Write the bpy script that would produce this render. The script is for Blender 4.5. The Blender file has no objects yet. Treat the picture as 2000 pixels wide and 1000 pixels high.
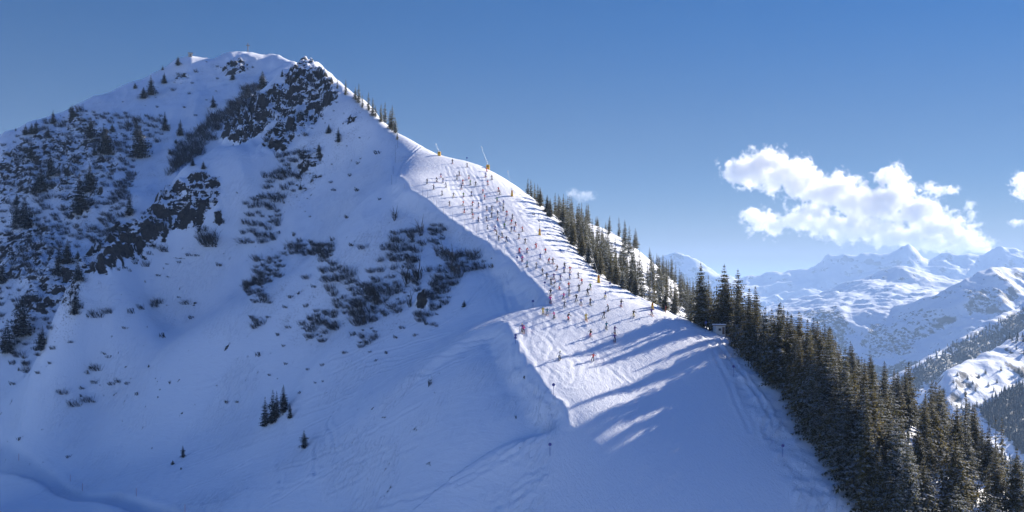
HAZE=5.6e-5
import bpy, math, random
import numpy as np
F=1921.0; HZ=560.0
def P(px,py,Y): return ((px-1000.0)/F*Y, Y, (HZ-py)/F*Y)
SUN_AZ=math.radians(50); SUN_EL=math.radians(23)
SUN=np.array([math.sin(SUN_AZ)*math.cos(SUN_EL),math.cos(SUN_AZ)*math.cos(SUN_EL),math.sin(SUN_EL)])
# ---- control points of the snow slope: (photo x, photo y, metres ahead)
CT=[
(883,315,401.3),(950,340,393.9),(920,380,376.3),(850,345,382),(1000,450,350.4),(950,430,359.6),(1050,500,320.6),(1010,480,331.5),(1100,560,282.7),
(1060,530,304),(1200,600,262.3),(1150,620,254.6),(1150,700,231.5),(1060,660,240.7),(1270,600,265.8),(1300,650,247.3),(1350,750,221.6),(1400,900,193.1),
(1200,900,192),(1500,1000,180),(1200,1000,180),(1100,760,213.8),(1250,780,213.8),(1530,850,202.4),(1460,760,218.8),(900,430,357),(840,385,366.2),
(960,478,334),(1000,510,316),(1040,548,294.8),(1062,575,276),(1055,592,267.4),(1020,612,260.5),(985,628,256.5),(1010,680,234.2),(1050,740,217.8),
(1100,800,206.6),(790,370,369.8),(770,330,398.7),(830,480,344.2),(900,500,328.5),(950,560,299.6),(880,570,305.7),(1000,590,276),(900,620,283.9),
(930,645,258.1),(850,660,277.2),(760,700,284.1),(780,262,430),(820,285,421),(760,300,416.3),(805,308,405.8),(822,335,385.9),(800,350,376.7),
(840,320,395.7),(860,303,415),(905,313,407.9),(950,329,403.5),(985,350,396.3),(1025,375,396.8),(1060,405,384),(1100,455,360),(1130,498,334),
(1150,520,322),(1190,550,305),(1230,570,290),(1300,606,268),(1390,645,257.2),(700,190,458),(620,230,472),(700,300,434),(700,240,443.6),
(740,370,379.6),(700,450,362.2),(700,600,330),(600,350,436),(600,500,382),(600,600,350),(620,700,312),(500,420,428),(450,300,474),
(450,450,424),(450,620,366),(300,700,378),(300,600,410),(530,250,472),(520,170,498),(440,268,484),(330,372,446),(260,440,420),
(200,492,402),(150,560,388),(110,640,384),(485,100,652),(210,185,622),(100,232,606),(0,266,590),(-150,320,570),(-150,500,500),
(-150,800,410),(-150,1000,300),(400,200,584),(440,150,617),(390,150,620),(345,150,623),(490,150,617),(530,140,619),(548,130,621),
(300,250,566),(400,290,543),(330,330,520),(280,380,490),(200,300,540),(100,350,528),(0,350,545),(0,500,484),(100,450,488),
(200,420,484),(150,500,450),(60,560,440),(0,700,412),(90,680,398),(180,750,384),(0,890,380),(250,880,350),(400,830,338),
(560,760,318),(800,655,292),(1000,800,208.4),(1000,1000,187),(700,1000,217),(400,1000,262),(100,1000,302),(0,1000,312),(600,870,262),
(850,750,237),(300,930,312),(950,690,235.6),(850,900,206),(700,800,258),(500,900,283),(100,940,345),(1110,425,470),(1200,465,490),
(1290,528,482),(1350,585,455),(1240,540,420),(1180,480,450),(1320,590,420),(1440,690,238),(1530,760,220),(1590,870,200),(1640,935,190),
(1690,1000,182),
]
# plain world points: the back sides and the fall of the right flank
CW=[(85,230,-29),(100,200,-45),(120,235,-52),(150,230,-82),(75,175,-52),(70,140,-62),(20,140,-66),(-40,160,-66),(-120,200,-84),(-220,240,-100),(110,300,-52),(90,330,-30),(150,340,-80),(220,300,-130),(240,400,-120),(260,200,-150),(200,160,-120),
(130,420,-42),(110,480,-25),(160,520,-60),
(95,260,-31),(80,290,-28),(70,320,-22),(60,345,-16),(32,400,18),(58,400,-2),
(60,560,-20),(0,560,20),(-20,470,38),(20,520,10),(-40,520,30),(10,425,28),(-30,445,44),(-60,520,50),(-70,600,40),(-100,620,70),(-150,700,90),(-60,480,70),(-85,540,80),(100,640,-60),(-20,700,-20),
(-250,720,90),(-350,700,50),(-420,640,40),(-320,640,72),(-420,500,-20),(-420,400,-60),(-400,300,-110),(-300,700,75),(-420,780,0),(260,780,-200),(0,780,-60),(-200,780,50)]
def densify(pl,n):
    out=[]
    for p,q in zip(pl,pl[1:]):
        for k in range(n): out.append(tuple(p[i]+(q[i]-p[i])*k/n for i in range(3)))
    return out+[pl[-1]]
def ridge(pl,n,offs):
    q=[P(*c) for c in pl]; d=densify(q,n)
    return d[1:] , [(x+o[0],y+o[1],z-o[2]) for x,y,z in d for o in offs]
RA=[(560,140,505),(578,122,515),(600,115,518),(625,130,500),(650,152,482),(675,172,470),(700,192,458),(730,225,446),(760,252,436),(780,265,430),(821,285,421),(860,303,415)]
RB=[(0,266,590),(100,232,606),(210,185,622),(290,148,630),(340,118,640),(380,110,642),(420,112,645),(440,103,650),(485,99,652),(540,108,640),(575,121,618)]
RC=[(905,313,412),(950,329,405),(985,350,399),(1025,375,394),(1060,405,384)]
RD=[(520,165,505),(480,215,496),(440,268,484),(385,320,465),(330,372,446),(260,440,420),(200,492,402),(150,560,388)]
RE=[(1060,405,384),(1100,455,360),(1130,498,334),(1150,520,322),(1190,550,305),(1230,570,290),(1262,587,279)]
RX=[]
for pl,n,off in ((RA,2,((5,8,4),(12,24,22))),(RB,2,((2,14,2),(4,45,26))),(RC,2,((7,10,6),)),(RD,2,((-4,12,9),)),(RE,2,((9,6,6),(20,13,18)))):
    f,b=ridge(pl,n,off); RX+=b
    RX+=[q for q in f if all(abs(q[0]-P(*c)[0])+abs(q[1]-P(*c)[1])>7 for c in CT)]
def _far(w): return all(abs(w[0]-q[0])+abs(w[1]-q[1])>6 for q in RX)
def tps_fit(xy,z,lam=0.0):
    n=len(xy); d=np.sqrt(((xy[:,None]-xy[None])**2).sum(-1))+1e-9
    K=d*d*np.log(d); K[np.arange(n),np.arange(n)]=lam
    Pm=np.c_[np.ones(n),xy]; A=np.zeros((n+3,n+3)); A[:n,:n]=K; A[:n,n:]=Pm; A[n:,:n]=Pm.T
    return np.linalg.solve(A,np.r_[z,0,0,0])
C3=np.array([P(*c) for c in CT]+[w for w in CW if _far(w)]+RX,dtype=float)
_r=1+np.maximum(C3[:,1]-340,0)*0.35/np.maximum(C3[:,1],1); C3=C3*_r[:,None]; S=100.0
_w=tps_fit(C3[:,:2]/S,C3[:,2],0.0015)
def tps(x,y):
    sh=np.shape(x); q=np.c_[np.ravel(x),np.ravel(y)]/S; out=np.empty(len(q)); cxy=C3[:,:2]/S
    for i in range(0,len(q),20000):
        b=q[i:i+20000]; d2=((b[:,None]-cxy[None])**2).sum(-1)+1e-18
        out[i:i+20000]=(0.5*d2*np.log(d2))@_w[:-3]+_w[-3]+b@_w[-2:]
    return out.reshape(sh)
# ------------------------------------------------------------------ helpers
from mathutils import Vector, Matrix, noise as mnoise
sc=bpy.context.scene; COL=sc.collection
R=math.radians
rng=random.Random(7); nr=np.random.default_rng(7)
_perm=nr.permutation(4096); _ga=nr.random(4096)*2*np.pi
_gx=np.cos(_ga); _gy=np.sin(_ga)
def pnoise(x,y):
    xi=np.floor(x).astype(np.int64); yi=np.floor(y).astype(np.int64); xf=x-xi; yf=y-yi
    def g(ix,iy,dx,dy):
        h=_perm[(_perm[ix&4095]+iy)&4095]; return _gx[h]*dx+_gy[h]*dy
    u=xf*xf*xf*(xf*(xf*6-15)+10); v=yf*yf*yf*(yf*(yf*6-15)+10)
    a=g(xi,yi,xf,yf); b=g(xi+1,yi,xf-1,yf); c=g(xi,yi+1,xf,yf-1); d=g(xi+1,yi+1,xf-1,yf-1)
    return (a+(b-a)*u+(c-a)*v+(a-b-c+d)*u*v)*1.5
def fbm(x,y,o=4,lac=2.1,gain=.5):
    s=0;a=1;t=0
    for k in range(o):
        s=s+a*pnoise(x+17.3*k,y-9.1*k); t+=a; a*=gain; x=x*lac; y=y*lac
    return s/t
def ridged(x,y,o=5,lac=2.1,gain=.55):
    s=0;a=1;t=0;w=1
    for k in range(o):
        n=(1-np.abs(pnoise(x+31.7*k,y+11.9*k)))**2; s=s+a*n*w; w=np.clip(n*1.6,0,1); t+=a; a*=gain; x=x*lac; y=y*lac
    return s/t
def sstep(a,b,x):
    t=np.clip((x-a)/(b-a),0,1); return t*t*(3-2*t)
def inpoly(px,py,poly):
    r=np.zeros(np.shape(px),bool); n=len(poly)
    for i in range(n):
        x0,y0=poly[i]; x1,y1=poly[i-1]
        c=((y0>py)!=(y1>py)); r^=c&(px<(x1-x0)*(py-y0)/((y1-y0) if y1!=y0 else 1e-9)+x0)
    return r
def segdist(x,y,pl):
    best=np.full(np.shape(x),1e9)
    for (x0,y0),(x1,y1) in zip(pl,pl[1:]):
        dx=x1-x0;dy=y1-y0;L=dx*dx+dy*dy+1e-9
        t=np.clip(((x-x0)*dx+(y-y0)*dy)/L,0,1)
        best=np.minimum(best,np.hypot(x-x0-t*dx,y-y0-t*dy))
    return best
def signed(x,y,pl):
    """distance to a polyline, positive on its left-hand side"""
    best=np.full(np.shape(x),1e9); sg=np.ones(np.shape(x)); tt=np.zeros(np.shape(x)); n=len(pl)-1
    for i,((x0,y0),(x1,y1)) in enumerate(zip(pl,pl[1:])):
        dx=x1-x0;dy=y1-y0;L=dx*dx+dy*dy+1e-9
        t=np.clip(((x-x0)*dx+(y-y0)*dy)/L,0,1)
        d=np.hypot(x-x0-t*dx,y-y0-t*dy); m=d<best
        best=np.where(m,d,best); sg=np.where(m,np.sign(dx*(y-y0)-dy*(x-x0)),sg); tt=np.where(m,(i+t)/n,tt)
    (x0,y0),(x1,y1)=pl[-2:]; L=math.hypot(x1-x0,y1-y0); al=np.clip(((x-x1)*(x1-x0)+(y-y1)*(y1-y0))/L,0,None)
    return best*sg,tt,np.exp(-(al/7.0)**2)
# ------------------------------------------------------------------ terrain grid
xs=np.r_[np.arange(-560,-60,1.0),np.arange(-60,76,.5),np.arange(77.5,320,1.5)]
ys=np.r_[np.arange(140,440,.5),np.arange(440,930,1.0)]
cx=np.arange(-566,332,3.0); cy=np.arange(134,942,3.0)
CXg,CYg=np.meshgrid(cx,cy); CZ=tps(CXg,CYg)
def bicubic(x,y,Zc,x0,y0,h):
    fx=(x-x0)/h; fy=(y-y0)/h; ix=np.floor(fx).astype(int); iy=np.floor(fy).astype(int); tx=fx-ix; ty=fy-iy
    def w(t): return (-.5*t+t*t-.5*t**3, 1-2.5*t*t+1.5*t**3, .5*t+2*t*t-1.5*t**3, -.5*t*t+.5*t**3)
    wx=w(tx); wy=w(ty); out=0
    for j in range(4):
        for i in range(4):
            out=out+wx[i]*wy[j]*Zc[np.clip(iy+j-1,0,Zc.shape[0]-1),np.clip(ix+i-1,0,Zc.shape[1]-1)]
    return out
GX,GY=np.meshgrid(xs,ys)
Z0=bicubic(GX,GY,CZ,cx[0],cy[0],3.0)
def rayhit(px,py,Zg=None,ymin=150.0,ymax=925.0,step=.6):
    """where the view line through a photo point meets the ground: arrays x,y,z (nan where it meets none)"""
    px=np.atleast_1d(np.asarray(px,float)); py=np.atleast_1d(np.asarray(py,float))
    Zg=Z if Zg is None else Zg
    res=np.full((len(px),3),np.nan); live=np.ones(len(px),bool)
    for Yv in np.arange(ymin,ymax,step):
        x=(px-1000)/F*Yv; z=(HZ-py)/F*Yv
        g=sample(x,np.full_like(x,Yv),Zg)
        hit=live&(z<g)&(x>xs[0])&(x<xs[-1])
        if hit.any():
            res[hit]=np.c_[x[hit],np.full(hit.sum(),Yv-step/2),g[hit]]; live&=~hit
        if not live.any(): break
    return res
def sample(x,y,Zg=None):
    Zg=Z if Zg is None else Zg
    x=np.clip(x,xs[0]+.01,xs[-1]-.01); y=np.clip(y,ys[0]+.01,ys[-1]-.01)
    i=np.searchsorted(xs,x)-1; j=np.searchsorted(ys,y)-1
    tx=(x-xs[i])/(xs[i+1]-xs[i]); ty=(y-ys[j])/(ys[j+1]-ys[j])
    return (Zg[j,i]*(1-tx)+Zg[j,i+1]*tx)*(1-ty)+(Zg[j+1,i]*(1-tx)+Zg[j+1,i+1]*tx)*ty
# edges of the groomed run, from where they lie on the ground
def onground(pl):
    r=rayhit([p[0] for p in pl],[p[1] for p in pl],Z0); r=r[~np.isnan(r[:,0])]
    return [(a[0],a[1]) for a in r]
E1=onground([(772,345),(800,372),(840,397),(900,440),(960,480),(1000,512),(1040,550),(1063,577)])
E2=onground([(985,628),(1000,655),(1012,680),(1030,712),(1050,738),(1075,775),(1100,800),(1108,840)])
Z=Z0.copy()
PXg=GX/GY*F+1000; PYg=HZ-Z0/GY*F
# banks that fall away beyond the left edges of the run
d1,t1,e1=signed(GX,GY,E1); d1=-d1
n1=pnoise(GX/3.1,GY/3.1)*.9+pnoise(GX/9,GY/9)*1.2
dd=d1+n1*.7
amp=3.2*sstep(0.0,.12,t1)*(1-sstep(.94,1.0,t1)*.2)*e1
Z-=amp*sstep(-.3,6.5,dd)*np.exp(-np.clip(dd-7,0,None)/26)*(np.abs(d1)<120)
d2,t2,e2=signed(GX,GY,E2); d2=-d2
dd=d2+n1*.8
amp=2.6*sstep(0.0,.06,t2)*(1-sstep(.9,1.0,t2))
Z-=amp*sstep(-.3,5.5,dd)*np.exp(-np.clip(dd-6,0,None)/20)*(np.abs(d2)<90)
# small berm right on the edges
Z+=.35*np.exp(-((d1+.6)/1.0)**2)*(t1>.02)*(t1<.99)*.6+.3*np.exp(-((d2+.6)/.9)**2)*(t2>.02)*(t2<.99)
# the groomed run itself
RUN=[(765,300),(860,303),(950,329),(985,352),(1010,385),(1030,430),(1060,470),(1100,500),(1150,540),(1200,575),(1270,602),(1340,622),(1400,680),(1440,760),(1500,860),(1560,1000),(1560,1100),(1060,1100),(1075,900),(1100,800),(1050,738),(1012,680),(985,628),(1063,577),(1000,512),(900,440),(840,397),(772,345)]
run=inpoly(PXg,PYg,RUN)&(GX<70)&(GY<460)
def blur(m,n=3):
    m=m.astype(float)
    for _ in range(n):
        m=(m+np.roll(m,1,0)+np.roll(m,-1,0)+np.roll(m,1,1)+np.roll(m,-1,1))/5
    return m
runf=blur(run,6)
# wind drifts and lumps off the run, fine chop on it
und=fbm(GX/38,GY/38,3)*1.5+fbm(GX/11,GY/17,3)*.42
face=sstep(0,1,(1-runf))
steepmt=sstep(-20,10,Z0)*(1-sstep(690,800,PXg))
Z+=und*face*(.45+.75*steepmt)
lower=sstep(.45,.9,t2)*(d2<0)
chop=(ridged(GX/2.2+GY/9,GY/4.6,3)-.5)*.05+pnoise(GX/1.3,GY/2.0)*.035
Z+=chop*runf*(1-.75*sstep(700,860,PYg))
Z+=(pnoise(GX/.9,GY/.9)*.03+fbm(GX/4.2,GY/5.5,3)*.13)*face
# lumpy snowbank between the run and the woods
bank=sstep(0,1,blur(inpoly(PXg,PYg,[(1010,372),(1060,400),(1100,450),(1150,515),(1240,568),(1330,605),(1480,690),(1560,770),(1700,1000),(1560,1000),(1500,860),(1440,760),(1390,680),(1340,622),(1200,578),(1100,505),(1040,445),(1000,390)])&(GY<450),4))
Z+=bank*(fbm(GX/6,GY/6,3)*.75+fbm(GX/2.2,GY/2.2,2)*.12)
# gullies running down the mountain face
gl=ridged(GX/34+GY/90,GY/120-GX/300,3)
Z+=(gl-.6)*3.4*sstep(330,420,GY)*(1-sstep(640,780,PXg))*sstep(-40,0,Z0)
# ------------------------------------------------------------------ rock
ROCK=[ # polygon in the photo, near/far limits, density
([(455,278),(436,272),(444,235),(480,205),(520,190),(540,205),(536,240),(510,262),(480,281)],420,720,1.5),
([(520,190),(548,168),(580,122),(600,116),(625,140),(665,176),(660,192),(630,205),(620,230),(590,262),(545,290),(512,292),(515,268),(540,245),(545,205)],420,700,.95),
([(302,378),(350,355),(400,342),(430,352),(428,362),(398,420),(390,442),(345,442),(300,470),(262,498),(236,512),(212,530),(158,531),(160,505),(200,470),(240,430),(270,400)],380,520,.95),
([(665,238),(690,222),(708,222),(690,234),(668,242)],420,560,1.0),
([(430,128),(470,120),(492,130),(480,146),(445,145)],600,800,.8),
([(336,158),(350,148),(378,150),(374,160),(350,164)],580,800,.7),
([(816,592),(822,578),(836,582),(832,596)],270,400,1.3),
([(0,455),(60,430),(110,440),(120,520),(60,560),(0,540)],400,640,.72),
([(60,560),(110,520),(160,530),(150,575),(80,620),(20,620)],380,560,.72),
([(0,300),(60,270),(150,215),(190,240),(160,330),(90,380),(0,400)],500,720,.60),
([(412,420),(440,405),(432,432),(418,436)],380,520,1.0),
([(100,300),(190,250),(240,250),(230,330),(180,420),(120,430)],470,700,.5),
([(400,390),(430,360),(440,400),(420,420)],380,520,.6),
([(580,300),(640,290),(620,350),(590,390),(570,372)],380,560,.42),
]
rockm=np.zeros_like(Z)
for poly,y0,y1,den in ROCK:
    rockm=np.maximum(rockm,blur(inpoly(PXg+pnoise(GX/7,GY/7)*7,PYg+pnoise(GX/7+50,GY/7)*7,poly)&(GY>y0)&(GY<y1),3)*den)
rn=fbm(GX/13,GY/13,3); rn2=ridged(GX/7.5+Z0/9,GY/8.5,4)
rk=np.clip(rockm*(1.0+rn*1.1),0,1.3)
st=Z0/5.2+fbm(GX/16,GY/16,3)*1.8
stp=(st-np.floor(st)); stp=sstep(.0,.28,stp)-stp
Z+=rk*(stp*4.4+(rn2-.5)*5.6+pnoise(GX/2.3,GY/2.3)*1.1)
# ------------------------------------------------------------------ snow road at the lower left
RDp=[(-60,880),(0,896),(50,912),(95,936),(125,960),(160,970),(215,973),(255,983),(300,1000),(350,1030)]
_t=np.linspace(0,1,60); _r=np.array(RDp,float)
_rx=np.interp(_t*(len(_r)-1),np.arange(len(_r)),_r[:,0]); _ry=np.interp(_t*(len(_r)-1),np.arange(len(_r)),_r[:,1])
RD2=onground(list(zip(_rx,_ry)))
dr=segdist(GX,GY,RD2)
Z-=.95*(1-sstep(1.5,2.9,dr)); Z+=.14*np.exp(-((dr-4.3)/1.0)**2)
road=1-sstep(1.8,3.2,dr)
# ski tracks: shallow grooves with a raised lip, walked down the ground
def groove(pl,wd=.55,dep=.16,lip=.12):
    global Z
    g=onground(pl)
    if len(g)<2: return
    xa=[p[0] for p in g]; ya=[p[1] for p in g]
    i0,i1=np.searchsorted(xs,[min(xa)-4,max(xa)+4]); j0,j1=np.searchsorted(ys,[min(ya)-4,max(ya)+4])
    sl=(slice(j0,j1),slice(i0,i1)); d=segdist(GX[sl],GY[sl],g)
    Z[sl]+=-dep*np.exp(-(d/wd)**2)+lip*np.exp(-((d-wd*1.9)/(wd*.7))**2)
def curve(p,n=14,wob=2.0):
    p=np.array(p,float); t=np.linspace(0,len(p)-1,n*(len(p)-1)+1)
    x=np.interp(t,range(len(p)),p[:,0]); y=np.interp(t,range(len(p)),p[:,1])
    k=np.ones(9)/9
    if len(t)>20:
        x2=np.convolve(np.pad(x,4,'edge'),k,'valid'); y2=np.convolve(np.pad(y,4,'edge'),k,'valid'); x,y=x2,y2
    ph=rng.random()*6
    return [(a+wob*math.sin(i*.35+ph),b+wob*.5*math.sin(i*.5+ph*2)) for i,(a,b) in enumerate(zip(x,y))]
TR=[[(982,630),(930,645),(870,665),(800,690),(740,702),(690,720)],[(975,640),(900,668),(820,700),(750,715),(660,765)],
[(970,652),(900,690),(840,722),(800,735)],[(1005,665),(1008,700),(1025,735),(1060,775),(1098,792)],
[(900,688),(840,728),(780,775),(760,800)],[(825,780),(780,805),(740,830),(700,855)],[(1095,803),(1060,830),(1000,870),(960,900),(890,940),(780,970),(740,985)],
[(1090,820),(1045,850),(1010,880),(960,910),(890,948)],[(1070,920),(1010,955),(960,1000)],[(1060,935),(1020,960),(975,1000)],[(1045,950),(1000,985)],
[(700,760),(640,790),(560,812),(480,850),(400,875),(330,905),(240,930)],[(660,800),(600,830),(540,845),(450,880),(380,905),(340,920)],
[(690,820),(620,850),(560,872),(480,900),(430,930),(350,960)],[(655,790),(640,830),(655,850),(648,880)],[(560,830),(550,870),(545,900),(548,950)],
[(480,900),(475,930),(490,960),(470,1000)],[(560,950),(530,965),(515,1000)],[(620,860),(615,900),(618,925)],[(420,960),(430,980),(450,1000)],
[(365,985),(440,975),(490,955)],[(480,950),(560,948),(610,930),(650,915)],[(275,915),(265,940)],[(235,925),(233,948)],
[(1390,655),(1420,690),(1440,720),(1480,770),(1500,810),(1490,850)],[(1400,670),(1430,705),(1460,745),(1490,790)],[(1385,640),(1450,690),(1480,700)],
[(1440,740),(1470,755),(1500,800),(1512,830),(1495,860)],[(1380,660),(1410,720),(1440,790),(1465,850)],
[(705,455),(690,490),(640,540)],[(860,260),(800,300),(770,360)],[(880,640),(800,665),(720,690),(640,730)],[(940,660),(870,690),(800,712),(735,750),(700,790)],
[(770,300),(700,340),(660,380),(620,420)],[(740,330),(690,370),(640,400)],[(960,520),(900,600),(840,640)],[(990,530),(930,575),(880,600)],
[(820,620),(760,650),(700,680),(640,700)],[(0,780),(60,760),(130,720)],[(20,840),(0,860)],[(0,920),(40,925),(80,940)],[(0,945),(70,940),(110,965)],[(60,975),(100,950)],
[(720,850),(650,880),(580,905),(500,925),(440,945)],[(760,870),(690,900),(600,925)],[(820,860),(770,880),(700,930),(640,960)],[(700,880),(640,920),(560,960),(500,1000)],
[(520,700),(440,740),(380,760)],[(640,760),(560,790),(480,810),(400,840)]]
for p in TR: groove(curve(p),.42,.15,.24)
for k in range(26): # turns carved on the lit run
    x0=rng.uniform(860,960); x1=rng.uniform(1020,1260); pts=[]
    n=11; ph=rng.random()*6; am=rng.uniform(5,12); wn_=rng.uniform(24,40)
    for i in range(n*6):
        t=i/(n*6-1); y=325+t*430; c0=x0*(1-t)+x1*t; pts.append((c0+am*(.5+t)*math.sin(t*wn_+ph),y))
    pts=[p for p in pts if inpoly(np.array([p[0]]),np.array([p[1]]),RUN)[0]]
    if len(pts)>6: groove(pts,.45,.05,.03)
# ------------------------------------------------------------------ ground mesh
def fast_mesh(name,v,f4=None,smooth=True,f3=None):
    me=bpy.data.meshes.new(name); v=np.asarray(v,np.float32); faces=[]
    f=f4 if f4 is not None else f3; k=f.shape[1]
    me.vertices.add(len(v)); me.vertices.foreach_set('co',v.ravel())
    me.loops.add(f.size); me.loops.foreach_set('vertex_index',f.astype(np.int32).ravel())
    me.polygons.add(len(f)); me.polygons.foreach_set('loop_start',np.arange(0,f.size,k,dtype=np.int32)); 
    me.polygons.foreach_set('use_smooth',np.full(len(f),smooth,bool))
    me.update(calc_edges=True); return me
def gridmesh(name,X,Y,Zz,attrs={}):
    ny,nx=X.shape; i=np.arange(nx*(ny-1)).reshape(ny-1,nx)[:,:-1].ravel()
    me=fast_mesh(name,np.c_[X.ravel(),Y.ravel(),Zz.ravel()],np.c_[i,i+1,i+nx+1,i+nx])
    for k,a in attrs.items():
        at=me.attributes.new(k,'FLOAT','POINT'); at.data.foreach_set('value',a.astype(np.float32).ravel())
    return me
def link(name,me,mat=None,parent=None,**kw):
    o=bpy.data.objects.new(name,me); COL.objects.link(o)
    if mat is not None and not me.materials: me.materials.append(mat)
    if parent is not None: o.parent=parent
    for k,v in kw.items(): o[k]=v
    return o
# ------------------------------------------------------------------ materials
class N:
    def __init__(s,name):
        s.m=bpy.data.materials.new(name); s.m.use_nodes=True; s.t=s.m.node_tree; s.b=s.t.nodes['Principled BSDF']; s.out=s.t.nodes['Material Output']
    def n(s,typ,**kw):
        o=s.t.nodes.new(typ)
        for k,v in kw.items():
            if k.startswith('i_'):
                key=k[2:]; key=int(key) if key.isdigit() else key.replace('_',' ')
                if hasattr(v,'is_linked') : s.t.links.new(v,o.inputs[key])
                else: o.inputs[key].default_value=v
            else: setattr(o,k,v)
        return o
    def l(s,a,b): s.t.links.new(a,b)
    def math(s,op,a,b=None,c=None,clamp=False):
        o=s.t.nodes.new('ShaderNodeMath'); o.operation=op; o.use_clamp=clamp
        for i,v in enumerate((a,b,c)):
            if v is None: continue
            if hasattr(v,'is_linked'): s.t.links.new(v,o.inputs[i])
            else: o.inputs[i].default_value=v
        return o.outputs[0]
    def mapr(s,v,a,b,c=0.0,d=1.0,smooth=True):
        o=s.t.nodes.new('ShaderNodeMapRange'); 
        if smooth: o.interpolation_type='SMOOTHSTEP'
        s.t.links.new(v,o.inputs[0])
        for i,x in enumerate((a,b,c,d)): o.inputs[i+1].default_value=x
        return o.outputs[0]
    def mix(s,f,a,b):
        o=s.t.nodes.new('ShaderNodeMix'); o.data_type='RGBA'
        for k,v in ((0,f),(6,a),(7,b)):
            if hasattr(v,'is_linked'): s.t.links.new(v,o.inputs[k])
            else: o.inputs[k].default_value=v if k==0 else (*v,1)
        return o.outputs[2]
    def noise(s,scale,detail=3,rough=.5,vec=None,dist=0.0):
        o=s.t.nodes.new('ShaderNodeTexNoise'); o.inputs['Scale'].default_value=scale; o.inputs['Detail'].default_value=detail; o.inputs['Roughness'].default_value=rough; o.inputs['Distortion'].default_value=dist
        if vec is None:
            if not hasattr(s,'tc'): s.tc=s.n('ShaderNodeNewGeometry').outputs['Position']
            vec=s.tc
        s.t.links.new(vec,o.inputs['Vector']); return o.outputs['Fac']
    def scalevec(s,v,xyz):
        o=s.n('ShaderNodeVectorMath',operation='MULTIPLY'); s.l(v,o.inputs[0]); o.inputs[1].default_value=xyz; return o.outputs[0]
    def rotvec(s,v,ang):
        o=s.n('ShaderNodeVectorRotate',rotation_type='Z_AXIS'); s.l(v,o.inputs['Vector']); o.inputs['Angle'].default_value=ang; return o.outputs[0]
    def bump(s,h,dist,strength=1.0,prev=None):
        o=s.n('ShaderNodeBump'); o.inputs['Distance'].default_value=dist; o.inputs['Strength'].default_value=strength; s.l(h,o.inputs['Height'])
        if prev is not None: s.l(prev,o.inputs['Normal'])
        return o.outputs['Normal']
def plain(name,col,rough=.6,metal=0.0,var=.15,scale=6.0):
    m=N(name); c=m.noise(scale,3); g=m.mix(c,tuple(x*(1-var) for x in col),tuple(min(1,x*(1+var)) for x in col))
    m.l(g,m.b.inputs['Base Color']); m.b.inputs['Roughness'].default_value=rough; m.b.inputs['Metallic'].default_value=metal; return m.m
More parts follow.
